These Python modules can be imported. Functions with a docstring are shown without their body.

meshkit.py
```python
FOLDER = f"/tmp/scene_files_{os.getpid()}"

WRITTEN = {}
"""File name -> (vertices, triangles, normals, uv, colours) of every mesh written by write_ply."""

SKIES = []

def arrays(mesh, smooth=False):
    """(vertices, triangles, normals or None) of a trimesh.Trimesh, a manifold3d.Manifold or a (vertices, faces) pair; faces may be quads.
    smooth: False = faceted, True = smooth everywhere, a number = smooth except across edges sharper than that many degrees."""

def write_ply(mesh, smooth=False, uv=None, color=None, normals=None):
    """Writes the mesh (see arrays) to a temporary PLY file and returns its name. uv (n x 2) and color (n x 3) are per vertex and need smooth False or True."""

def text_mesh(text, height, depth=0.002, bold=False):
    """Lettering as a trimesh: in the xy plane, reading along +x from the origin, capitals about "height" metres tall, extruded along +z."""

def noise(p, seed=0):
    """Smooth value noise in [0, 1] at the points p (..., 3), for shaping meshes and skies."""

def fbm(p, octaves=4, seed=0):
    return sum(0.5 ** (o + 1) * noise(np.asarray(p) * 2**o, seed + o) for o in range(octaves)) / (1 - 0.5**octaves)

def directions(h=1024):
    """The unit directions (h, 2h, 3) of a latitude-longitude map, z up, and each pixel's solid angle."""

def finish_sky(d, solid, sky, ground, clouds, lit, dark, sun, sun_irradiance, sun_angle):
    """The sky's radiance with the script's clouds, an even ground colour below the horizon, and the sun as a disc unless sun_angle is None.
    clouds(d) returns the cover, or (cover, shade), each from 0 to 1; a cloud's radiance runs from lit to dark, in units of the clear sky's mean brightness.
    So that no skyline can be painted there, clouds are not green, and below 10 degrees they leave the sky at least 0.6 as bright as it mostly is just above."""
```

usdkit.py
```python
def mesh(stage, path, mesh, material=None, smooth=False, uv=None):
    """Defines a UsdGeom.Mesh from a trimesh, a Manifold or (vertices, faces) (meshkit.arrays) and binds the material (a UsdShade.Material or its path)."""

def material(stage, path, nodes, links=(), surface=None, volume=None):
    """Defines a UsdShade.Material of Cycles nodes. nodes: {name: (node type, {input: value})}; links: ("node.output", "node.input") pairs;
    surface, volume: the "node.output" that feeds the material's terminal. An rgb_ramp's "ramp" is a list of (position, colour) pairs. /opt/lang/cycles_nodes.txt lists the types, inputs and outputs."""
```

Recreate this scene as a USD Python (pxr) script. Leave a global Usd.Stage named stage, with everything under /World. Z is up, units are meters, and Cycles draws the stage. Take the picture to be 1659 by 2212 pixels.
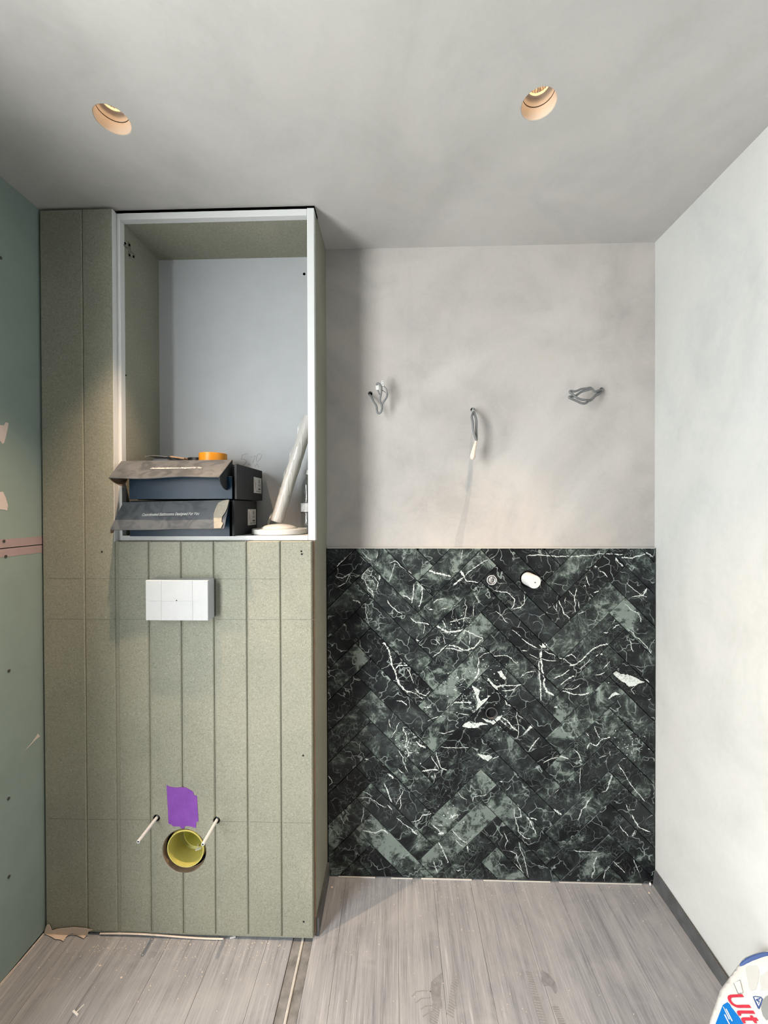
import math, random
import numpy as np
import trimesh, usdkit, meshkit
import shapely
from shapely.geometry import Polygon, Point, box as rect, LineString, MultiPolygon
from shapely.ops import unary_union
from shapely import affinity
from pxr import Usd, UsdGeom, UsdLux, UsdShade, Gf, Sdf, Vt

stage = Usd.Stage.CreateInMemory()
UsdGeom.SetStageUpAxis(stage, UsdGeom.Tokens.z)
UsdGeom.SetStageMetersPerUnit(stage, 1.0)
UsdGeom.Xform.Define(stage, '/World')
UsdGeom.Scope.Define(stage, '/World/Looks')
rng = random.Random(11)

# ------------------------------------------------------------------ camera
CAM = np.array([0.0, -1.4041, 1.2906]); YAW, PITCH, ROLL = -0.0296, -0.0073, -0.0029
FPX, PW, PH = 866.04, 1659.0, 2212.0
_cy, _sy, _cp, _sp, _cr, _sr = math.cos(YAW), math.sin(YAW), math.cos(PITCH), math.sin(PITCH), math.cos(ROLL), math.sin(ROLL)
FWD = np.array([_sy * _cp, _cy * _cp, _sp]); _r = np.array([_cy, -_sy, 0.0]); _u = np.cross(_r, FWD)
RIGHT, UP = _cr * _r + _sr * _u, -_sr * _r + _cr * _u
cam = UsdGeom.Camera.Define(stage, '/World/camera')
M = np.eye(4); M[0, :3], M[1, :3], M[2, :3], M[3, :3] = RIGHT, UP, -FWD, CAM
cam.AddTransformOp().Set(Gf.Matrix4d(*M.ravel().tolist()))
cam.CreateHorizontalApertureAttr(36.0)
cam.CreateFocalLengthAttr(FPX / PW * 36.0)
cam.CreateExposureAttr(0.80)
cam.CreateClippingRangeAttr(Gf.Vec2f(0.02, 100))


def ray(px, py):
    return FWD + RIGHT * (px - PW / 2) / FPX - UP * (py - PH / 2) / FPX


def on(px, py, axis, val):
    """The point of the plane axis = val seen at a pixel of the photograph: used to measure things off it."""
    d = ray(px, py)
    return CAM + d * (val - CAM[axis]) / d[axis]


# ------------------------------------------------------------------ room measures (metres)
H = 2.2; XR, XB, XL = 0.8885, -0.2439, -1.0749
YF = -0.2063            # front of the cabinet frame
YC = -0.2243            # front of the cladding boards
WIN_Y0, WIN_Y1, WIN_Z0, WIN_Z1 = -1.98, -1.05, 0.06, 2.10
Y_REAR = -2.7
XWO = XL - 0.16         # outer face of the left wall

# ------------------------------------------------------------------ lights: the window's daylight
def rect_light(path, pos, look, w, h, intensity, color):
    l = UsdLux.RectLight.Define(stage, path)
    l.CreateWidthAttr(w); l.CreateHeightAttr(h); l.CreateIntensityAttr(intensity); l.CreateColorAttr(Gf.Vec3f(*color))
    z = -np.asarray(look, float); z /= np.linalg.norm(z)
    x = np.cross([0, 0, 1.0], z); x /= np.linalg.norm(x); y = np.cross(z, x)
    m = np.eye(4); m[0, :3], m[1, :3], m[2, :3], m[3, :3] = x, y, z, pos
    l.AddTransformOp().Set(Gf.Matrix4d(*m.ravel().tolist()))
    return l


DAY = 15.0
rect_light('/World/window_daylight', (XWO - 0.80, -2.0, 1.20), (0.80, 0.52, -0.28), 2.3, 2.7, DAY, (1.0, 0.985, 0.965))
rect_light('/World/terrace_glow', (XWO - 0.55, -1.65, -0.10), (0.80, 0.0, 0.60), 1.9, 1.0, DAY * 0.46, (1.0, 0.96, 0.91))     # sunlit ground outside the window
LAMP = 26.0             # glow of the lamp's face
SPOT = 25000.0            # its lensed beam
dome = UsdLux.DomeLight.Define(stage, '/World/sky')
dome.CreateIntensityAttr(0.05); dome.CreateColorAttr(Gf.Vec3f(0.75, 0.86, 1.0))

# ------------------------------------------------------------------ helpers: prims
_taken = {}


def numbered(parent, name):
    k = _taken.get((parent, name), -1) + 1
    _taken[(parent, name)] = k
    return name if k == 0 else f'{name}_{k:03d}'


def tag(prim, **kw):
    for k, v in kw.items():
        if v:
            prim.SetCustomDataByKey(k, v)
    return prim


class Thing:
    def __init__(self, name, base=(0, 0, 0), parent='/World', **kw):
        self.path = parent + '/' + numbered(parent, name)
        self.base = np.asarray(base, float)
        x = UsdGeom.Xform.Define(stage, self.path)
        x.AddTranslateOp().Set(Gf.Vec3d(*map(float, base)))
        tag(x.GetPrim(), **kw)

    def part(self, name, mesh, mat, smooth=False, under=None, attrs=None, **kw):
        """One mesh, given in world coordinates; returns its path (for sub-parts pass it as under)."""
        parent = under or self.path
        path = parent + '/' + numbered(parent, name)
        put(path, mesh, mat, smooth, self.base, attrs)
        tag(stage.GetPrimAtPath(path), **kw)
        return path


def put(path, mesh, mat, smooth, base, attrs=None):
    if hasattr(mesh, 'to_mesh'):
        mm = mesh.to_mesh(); mesh = (mm.vert_properties[:, :3], mm.tri_verts)
    if isinstance(mesh, (tuple, list)):
        v, f = np.asarray(mesh[0], float), np.asarray(mesh[1], int)
    else:
        v, f = np.asarray(mesh.vertices, float), np.asarray(mesh.faces, int)
    t = trimesh.Trimesh(v - base, f, process=False) if f.shape[1] == 3 else (v - base, f)
    m = usdkit.mesh(stage, path, t, LOOK[mat], smooth=smooth)
    for k, a in (attrs or {}).items():
        UsdGeom.PrimvarsAPI(m).CreatePrimvar(k, Sdf.ValueTypeNames.FloatArray, 'vertex').Set(Vt.FloatArray.FromNumpy(np.asarray(a, np.float32)))


def single(name, mesh, mat, smooth=False, base=(0, 0, 0), **kw):
    path = '/World/' + numbered('/World', name)
    base = np.asarray(base, float)
    put(path, mesh, mat, smooth, base)
    UsdGeom.Xformable(stage.GetPrimAtPath(path)).AddTranslateOp().Set(Gf.Vec3d(*map(float, base)))
    tag(stage.GetPrimAtPath(path), **kw)


# ------------------------------------------------------------------ helpers: shapes
cat = trimesh.util.concatenate


def bx(x0, x1, y0, y1, z0, z1, c=0.0):
    """A box, its edges chamfered by c."""
    if c <= 0:
        m = trimesh.creation.box((x1 - x0, y1 - y0, z1 - z0))
    else:
        e = np.array([x1 - x0, y1 - y0, z1 - z0]) / 2
        pts = []
        for s in np.ndindex(2, 2, 2):
            s = np.array(s) * 2 - 1
            for k in range(3):
                q = e - c; q[k] = e[k]
                pts.append(s * q)
        m = trimesh.convex.convex_hull(np.array(pts))
    m.apply_translation(((x0 + x1) / 2, (y0 + y1) / 2, (z0 + z1) / 2))
    return m


def polys(g):
    return [p for p in getattr(g, 'geoms', [g]) if isinstance(p, Polygon) and p.area > 1e-9]


def ext(poly, depth):
    return cat([trimesh.creation.extrude_polygon(p, depth, engine='earcut') for p in polys(poly)])


def ext_wall(poly, y_front, depth):
    """A polygon in (x, z) extruded from y_front back to y_front + depth."""
    m = ext(poly, depth)
    v = m.vertices.copy()
    m.vertices = np.stack([v[:, 0], y_front + v[:, 2], v[:, 1]], 1)
    m.invert()
    return m


def ext_side(poly, x0, depth):
    """A polygon in (y, z) extruded along +x from x0."""
    m = ext(poly, depth)
    v = m.vertices.copy()
    m.vertices = np.stack([x0 + v[:, 2], v[:, 0], v[:, 1]], 1)
    return m


def ext_flat(poly, z0, depth):
    m = ext(poly, depth); m.apply_translation((0, 0, z0)); return m


def tube(pts, r, n=10, cap=True):
    """A round tube through points; r a number or one per point."""
    P = np.asarray(pts, float); k = len(P); r = np.broadcast_to(r, k)
    T = np.gradient(P, axis=0); T /= np.linalg.norm(T, axis=1, keepdims=True) + 1e-12
    a = np.array([0, 0, 1.0]) if abs(T[0][2]) < 0.9 else np.array([1.0, 0, 0])
    N = np.cross(T[0], a); N /= np.linalg.norm(N)
    V, F = [], []
    for i in range(k):
        N = N - T[i] * (N @ T[i]); N /= np.linalg.norm(N); B = np.cross(T[i], N)
        t = np.linspace(0, 2 * np.pi, n, endpoint=False)
        V.append(P[i] + r[i] * (np.cos(t)[:, None] * N + np.sin(t)[:, None] * B))
    V = np.concatenate(V)
    for i in range(k - 1):
        for j in range(n):
            a, b = i * n + j, i * n + (j + 1) % n
            F += [[a, b, b + n], [a, b + n, a + n]]
    if cap:
        V = np.vstack([V, P[0], P[-1]]); c0, c1 = len(V) - 2, len(V) - 1
        for j in range(n):
            F.append([c0, (j + 1) % n, j]); F.append([c1, (k - 1) * n + j, (k - 1) * n + (j + 1) % n])
    return trimesh.Trimesh(V, F, process=False)


def spline(pts, n=40):
    from scipy.interpolate import CubicSpline
    P = np.asarray(pts, float); t = np.r_[0, np.cumsum(np.linalg.norm(np.diff(P, axis=0), axis=1))]
    return CubicSpline(t, P)(np.linspace(0, t[-1], n))


def lathe(prof, n=48, center=(0, 0, 0), axis='z'):
    """Revolve (radius, height) about z (or about y, height running towards -y)."""
    prof = np.asarray(prof, float); t = np.linspace(0, 2 * np.pi, n, endpoint=False)
    V = np.stack([prof[:, 0, None] * np.cos(t), prof[:, 0, None] * np.sin(t), np.repeat(prof[:, 1, None], n, 1)], -1).reshape(-1, 3)
    F = []
    for i in range(len(prof) - 1):
        for j in range(n):
            a, b = i * n + j, i * n + (j + 1) % n
            F += [[a, b, b + n], [a, b + n, a + n]]
    if axis == 'y':
        V = np.stack([V[:, 0], -V[:, 2], V[:, 1]], 1)
    return trimesh.Trimesh(V + np.asarray(center), F, process=False)


def blob(cx, cy, rx, ry, seed=0, n=28, rough=0.25):
    r_ = np.random.RandomState(seed); t = np.linspace(0, 2 * np.pi, n, endpoint=False)
    k = 1 + rough * sum(np.sin(m * t + r_.rand() * 6.3) * r_.rand() / m ** 0.6 for m in (2, 3, 5, 8))
    return Polygon(np.stack([cx + rx * k * np.cos(t), cy + ry * k * np.sin(t)], 1)).buffer(0)


def grid(nu, nv, fn):
    """A surface patch: fn(u, v) -> xyz for u, v in [0, 1]."""
    u, v = np.meshgrid(np.linspace(0, 1, nu), np.linspace(0, 1, nv), indexing='ij')
    V = fn(u.ravel(), v.ravel()); F = []
    for i in range(nu - 1):
        for j in range(nv - 1):
            a = i * nv + j
            F += [[a, a + nv, a + nv + 1], [a, a + nv + 1, a + 1]]
    return trimesh.Trimesh(V, F, process=False)


def thick(m, d):
    """Gives an open sheet a thickness d along its normals (towards the back)."""
    v, f = np.asarray(m.vertices), np.asarray(m.faces); n = np.asarray(m.vertex_normals)
    k = len(v); e = np.sort(m.edges, axis=1); u, c = np.unique(e, axis=0, return_counts=True)
    rim = {tuple(x) for x in u[c == 1]}
    side = []
    for tri in f:
        for a, b in ((tri[0], tri[1]), (tri[1], tri[2]), (tri[2], tri[0])):
            if (min(a, b), max(a, b)) in rim:
                side += [[a, a + k, b + k], [a, b + k, b]]
    return trimesh.Trimesh(np.vstack([v, v - n * d]), np.vstack([f, f[:, ::-1] + k, np.array(side)[:, ::-1] if side else np.zeros((0, 3), int)]), process=False)


# ------------------------------------------------------------------ materials
LOOK = {}


ALBEDO = 0.78           # all paints and materials are written against a bright wall; this takes them down together


def mat(name, nodes, links=(), surface='p.BSDF'):
    for k, (kind, inp) in nodes.items():
        sc = lambda c: tuple(ALBEDO * x for x in c)
        if kind == 'principled_bsdf' and 'base_color' in inp and not inp.get('metallic') and not inp.get('transmission_weight'):
            inp['base_color'] = sc(inp['base_color'])
        if kind == 'rgb_ramp' and k in ('r', 'r1'):
            inp['ramp'] = [(p_, sc(c)) for p_, c in inp['ramp']]
        if kind == 'mix' and inp.get('mix_type', 'mix') == 'mix' and 'color2' in inp:
            inp['color2'] = sc(inp['color2'])
    LOOK[name] = usdkit.material(stage, '/World/Looks/' + name, nodes, links, surface=surface)


def plain(name, color, rough=0.5, var=0.0, scale=30.0, bump=0.0, **kw):
    """A plain colour, mottled a little by noise."""
    n = {'p': ('principled_bsdf', dict(base_color=color, roughness=rough, **kw))}
    l = []
    if var or bump:
        n |= {'g': ('geometry', {}), 'n': ('noise_texture', {'scale': scale, 'detail': 5.0, 'roughness': 0.6})}
        l += [('g.position', 'n.vector')]
    if var:
        a = tuple(c * (1 - var) for c in color); b = tuple(min(1, c * (1 + var)) for c in color)
        n['r'] = ('rgb_ramp', {'ramp': [(0.3, a), (0.7, b)]}); l += [('n.fac', 'r.fac'), ('r.color', 'p.base_color')]
    if bump:
        n['b'] = ('bump', {'strength': bump, 'distance': 0.002}); l += [('n.fac', 'b.height'), ('b.normal', 'p.normal')]
    mat(name, n, l)


def plaster(name, lo, hi, warm, rough=0.6, scale=(1.6, 1.6, 1.6), seed=0.0, stain=False):
    """Trowelled mineral plaster: big soft clouds, smaller smears and fine scratches."""
    n = {'g': ('geometry', {}), 'm': ('mapping', {'location': (seed, seed * 1.7, seed * 0.6), 'scale': scale}),
         'n1': ('noise_texture', {'scale': 1.1, 'detail': 4.0, 'roughness': 0.55, 'distortion': 1.1}),
         'n2': ('noise_texture', {'scale': 4.2, 'detail': 5.0, 'roughness': 0.66, 'distortion': 0.9}),
         'n3': ('noise_texture', {'scale': 60.0, 'detail': 3.0, 'roughness': 0.7, 'distortion': 0.5}),
         'a1': ('math', {'math_type': 'multiply_add', 'value2': 0.60, 'value3': 0.03}),
         'a2': ('math', {'math_type': 'multiply_add', 'value2': 0.30}),
         'a3': ('math', {'math_type': 'multiply_add', 'value2': 0.10}),
         'r': ('rgb_ramp', {'ramp': [(0.41, lo), (0.53, tuple((a + b) / 2 for a, b in zip(lo, hi))), (0.64, hi)]}),
         'w': ('mix', {'color2': warm}), 'wr': ('rgb_ramp', {'ramp': [(0.45, (0, 0, 0)), (0.75, (0.5, 0.5, 0.5))]}),
         'b': ('bump', {'strength': 0.15, 'distance': 0.003}),
         'p': ('principled_bsdf', {'roughness': rough, 'specular_ior_level': 0.3})}
    l = [('g.position', 'm.vector'), ('m.vector', 'n1.vector'), ('m.vector', 'n2.vector'), ('m.vector', 'n3.vector'),
         ('n1.fac', 'a1.value1'), ('n2.fac', 'a2.value1'), ('a1.value', 'a2.value3'), ('n3.fac', 'a3.value1'), ('a2.value', 'a3.value3'),
         ('a3.value', 'r.fac'), ('r.color', 'w.color1'), ('n2.fac', 'wr.fac'), ('wr.color', 'w.fac'),
         ('a3.value', 'b.height'), ('b.normal', 'p.normal')]
    if stain:
        n |= {'at': ('attribute', {'attribute': 'stain'}), 's': ('mix', {'mix_type': 'multiply', 'color2': (0.74, 0.78, 0.80)})}
        l += [('w.color', 's.color1'), ('at.fac', 's.fac'), ('s.color', 'p.base_color')]
    else:
        l += [('w.color', 'p.base_color')]
    mat(name, n, l)


plaster('plaster_back', (0.445, 0.425, 0.41), (0.625, 0.60, 0.58), (0.54, 0.475, 0.44), seed=2.0, stain=True)
plaster('plaster_ceiling', (0.50, 0.49, 0.475), (0.63, 0.62, 0.605), (0.57, 0.545, 0.52), seed=5.3, scale=(1.3, 1.3, 1.3))
plaster('plaster_right', (0.52, 0.53, 0.522), (0.695, 0.71, 0.705), (0.57, 0.555, 0.53), seed=8.1, scale=(1.2, 1.0, 0.75))
plain('white_wall', (0.20, 0.18, 0.16), 0.8)

# moisture-resistant board: fine pale and dark flecks on a dull green ground
mat('mdf', {'g': ('geometry', {}), 'n1': ('noise_texture', {'scale': 260.0, 'detail': 3.0, 'roughness': 0.7}), 'n2': ('noise_texture', {'scale': 4.0, 'detail': 2.0, 'roughness': 0.6}),
            'r1': ('rgb_ramp', {'ramp': [(0.28, (0.215, 0.212, 0.165)), (0.45, (0.325, 0.323, 0.265)), (0.60, (0.355, 0.354, 0.295)), (0.72, (0.50, 0.50, 0.44))]}),
            'r2': ('rgb_ramp', {'ramp': [(0.35, (0.88, 0.90, 0.88)), (0.65, (1.0, 1.0, 0.97))]}),
            'n3': ('noise_texture', {'scale': 9.0, 'detail': 5.0, 'roughness': 0.75, 'distortion': 1.5}), 'r3': ('rgb_ramp', {'ramp': [(0.66, (0, 0, 0)), (0.80, (0.35, 0.35, 0.35))]}),
            'x': ('mix', {'mix_type': 'multiply', 'fac': 1.0}), 'd': ('mix', {'color2': (0.46, 0.45, 0.39)}), 'p': ('principled_bsdf', {'roughness': 0.55, 'specular_ior_level': 0.3})},
    [('g.position', 'n1.vector'), ('g.position', 'n2.vector'), ('g.position', 'n3.vector'), ('n1.fac', 'r1.fac'), ('n2.fac', 'r2.fac'), ('r1.color', 'x.color1'), ('r2.color', 'x.color2'),
     ('n3.fac', 'r3.fac'), ('x.color', 'd.color1'), ('r3.color', 'd.fac'), ('d.color', 'p.base_color')])
plain('mdf_edge', (0.36, 0.25, 0.17), 0.8, 0.15, 80)
plain('white_edge', (0.76, 0.78, 0.79), 0.35)
plain('white_panel', (0.54, 0.57, 0.605), 0.45, 0.03, 12)
plain('gypsum', (0.27, 0.345, 0.315), 0.75, 0.06, 7)
plain('gypsum_edge', (0.40, 0.30, 0.30), 0.85, 0.06, 40)
plain('filler', (0.70, 0.60, 0.56), 0.85, 0.05, 60)
plain('black', (0.002, 0.002, 0.002), 0.9, specular_ior_level=0.0)
plain('dark_hole', (0.012, 0.010, 0.009), 0.9)
plain('pencil', (0.09, 0.09, 0.085), 0.7)
plain('pencil_pale', (0.15, 0.145, 0.13), 0.7)
plain('skirting', (0.085, 0.09, 0.095), 0.5, 0.3, 25)
plain('silicone', (0.62, 0.61, 0.58), 0.6)
plain('foam', (0.58, 0.61, 0.645), 0.7, 0.02, 40)
plain('plastic_white', (0.80, 0.80, 0.79), 0.3)
plain('wrapper_grey', (0.42, 0.43, 0.44), 0.4, 0.3, 90)
plain('ceramic', (0.82, 0.80, 0.78), 0.25)
plain('sleeve', (0.78, 0.80, 0.82), 0.2)
plain('steel', (0.62, 0.60, 0.58), 0.22, metallic=1.0)
plain('dark_steel', (0.25, 0.25, 0.25), 0.35, metallic=1.0)
plain('soil_yellow', (0.66, 0.60, 0.17), 0.4, 0.08, 30)
plain('soil_inner', (0.56, 0.54, 0.13), 0.45, 0.1, 30)
plain('pipe_black', (0.11, 0.11, 0.115), 0.25)
plain('cable_grey', (0.20, 0.21, 0.215), 0.45)
plain('cable_light', (0.46, 0.47, 0.47), 0.5)
plain('masking', (0.78, 0.68, 0.60), 0.8, 0.08, 120)
plain('purple', (0.235, 0.068, 0.42), 0.26, 0.12, 28, 1.0)
plain('box_navy', (0.009, 0.027, 0.052), 0.32, 0.12, 30, 0.05, specular_ior_level=0.16)
plain('box_dark', (0.034, 0.037, 0.041), 0.6, 0.2, 14, specular_ior_level=0.15)
mat('box_lid', {'g': ('geometry', {}), 'n': ('noise_texture', {'scale': 26.0, 'detail': 4.0, 'roughness': 0.5, 'distortion': 1.2}),
                'r': ('rgb_ramp', {'ramp': [(0.40, (0.030, 0.038, 0.049)), (0.56, (0.066, 0.075, 0.088))]}),
                'p': ('principled_bsdf', {'roughness': 0.5, 'specular_ior_level': 0.4, 'coat_weight': 0.45, 'coat_roughness': 0.42, 'coat_ior': 1.6})},
    [('g.position', 'n.vector'), ('n.fac', 'r.fac'), ('r.color', 'p.base_color')])
plain('kraft', (0.30, 0.20, 0.125), 0.8, 0.12, 60)
plain('card_torn', (0.36, 0.33, 0.27), 0.9, 0.12, 90)
plain('print_white', (0.80, 0.81, 0.80), 0.5)
plain('print_black', (0.02, 0.02, 0.02), 0.5)
plain('label', (0.66, 0.66, 0.65), 0.5)
plain('orange', (0.78, 0.31, 0.012), 0.35, 0.05, 40)
plain('tape_black', (0.012, 0.012, 0.012), 0.4)
plain('sheet_grey', (0.30, 0.30, 0.31), 0.3, 0.2, 30)
mat('wrap', {'g': ('geometry', {}), 'm': ('mapping', {'scale': (60.0, 60.0, 14.0)}), 'n': ('noise_texture', {'scale': 1.0, 'detail': 5.0, 'roughness': 0.6, 'distortion': 1.5}),
             'b': ('bump', {'strength': 0.7, 'distance': 0.004}), 'p': ('principled_bsdf', {'base_color': (0.60, 0.59, 0.57), 'roughness': 0.28, 'coat_weight': 0.6, 'coat_roughness': 0.12})},
    [('g.position', 'm.vector'), ('m.vector', 'n.vector'), ('n.fac', 'b.height'), ('b.normal', 'p.normal')])
mat('film', {'t': ('transparent_bsdf', {}), 'd': ('principled_bsdf', {'base_color': (0.8, 0.8, 0.79), 'roughness': 0.2}), 'x': ('mix_closure', {'fac': 0.18})},
    [('t.BSDF', 'x.closure1'), ('d.BSDF', 'x.closure2')], 'x.closure')
mat('bottle_clear', {'p': ('principled_bsdf', {'base_color': (0.93, 0.95, 0.95), 'roughness': 0.03, 'transmission_weight': 1.0, 'ior': 1.45})})
mat('glass', {'t': ('transparent_bsdf', {'color': (0.97, 0.985, 0.98)}), 'g': ('glossy_bsdf', {'roughness': 0.0, 'color': (1, 1, 1)}), 'x': ('mix_closure', {'fac': 0.05})},
    [('t.BSDF', 'x.closure1'), ('g.BSDF', 'x.closure2')], 'x.closure')
plain('cup', (0.60, 0.51, 0.43), 0.6)
plain('cup_groove', (0.16, 0.11, 0.08), 0.9)
mat('lamp_glow', {'e': ('emission', {'color': (1.0, 0.66, 0.36), 'strength': LAMP})}, surface='e.emission')
plain('reflector', (0.9, 0.86, 0.8), 0.12, metallic=1.0)
plain('bag_white', (0.80, 0.83, 0.84), 0.4, 0.03, 20)
plain('bag_blue', (0.0, 0.19, 0.66), 0.4)
plain('bag_navy', (0.05, 0.11, 0.33), 0.4)
plain('bag_red', (0.60, 0.035, 0.075), 0.4)
plain('bag_grey', (0.30, 0.335, 0.345), 0.4)
plain('bag_pale', (0.62, 0.66, 0.68), 0.4)
plain('debris', (0.72, 0.62, 0.52), 0.9)
plain('paper', (0.68, 0.56, 0.46), 0.85, 0.08, 50)
plain('tread', (0.25, 0.255, 0.265), 0.8, 0.15, 60)
plain('tread_dark', (0.225, 0.23, 0.25), 0.7, 0.25, 60)

# dusty wood-look floor boards: grain along y, pale dust over it
mat('floor_board', {'g': ('geometry', {}), 'm': ('mapping', {'scale': (330.0, 9.0, 1.0)}), 'm2': ('mapping', {'scale': (46.0, 2.4, 1.0)}), 'oi': ('object_info', {}),
                    'n1': ('noise_texture', {'scale': 1.0, 'detail': 4.0, 'roughness': 0.65, 'distortion': 0.35}), 'n2': ('noise_texture', {'scale': 1.0, 'detail': 5.0, 'roughness': 0.6, 'distortion': 0.6}),
                    'n3': ('noise_texture', {'scale': 6.0, 'detail': 5.0, 'roughness': 0.65, 'distortion': 0.8}), 'n4': ('noise_texture', {'scale': 420.0, 'detail': 2.0, 'roughness': 0.6}),
                    'a': ('math', {'math_type': 'multiply_add', 'value2': 0.55}), 'h': ('math', {'math_type': 'multiply', 'value2': 0.45}),
                    'r': ('rgb_ramp', {'ramp': [(0.35, (0.170, 0.178, 0.200)), (0.47, (0.272, 0.283, 0.312)), (0.57, (0.335, 0.347, 0.378)), (0.69, (0.52, 0.53, 0.56))]}),
                    'dr': ('rgb_ramp', {'ramp': [(0.44, (0, 0, 0)), (0.70, (0.6, 0.6, 0.6))]}), 'd': ('mix', {'color2': (0.42, 0.425, 0.44)}),
                    'fr': ('rgb_ramp', {'ramp': [(0.66, (0, 0, 0)), (0.74, (0.6, 0.6, 0.6))]}), 'fl': ('mix', {'color2': (0.6, 0.57, 0.53)}),
                    'b': ('bump', {'strength': 0.35, 'distance': 0.001}), 'p': ('principled_bsdf', {'roughness': 0.62, 'specular_ior_level': 0.35})},
    [('g.position', 'm.vector'), ('g.position', 'm2.vector'), ('g.position', 'n3.vector'), ('g.position', 'n4.vector'), ('m.vector', 'n1.vector'), ('m2.vector', 'n2.vector'),
     ('n2.fac', 'h.value1'), ('n1.fac', 'a.value1'), ('h.value', 'a.value3'), ('a.value', 'r.fac'), ('r.color', 'd.color1'), ('n3.fac', 'dr.fac'), ('dr.color', 'd.fac'),
     ('d.color', 'fl.color1'), ('n4.fac', 'fr.fac'), ('fr.color', 'fl.fac'), ('fl.color', 'p.base_color'), ('n1.fac', 'b.height'), ('b.normal', 'p.normal')])
plain('floor_dark', (0.20, 0.20, 0.205), 0.6, 0.4, 30)
plain('floor_ridge', (0.50, 0.49, 0.47), 0.6, 0.15, 60)
plain('screed', (0.30, 0.29, 0.28), 0.9)

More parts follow.
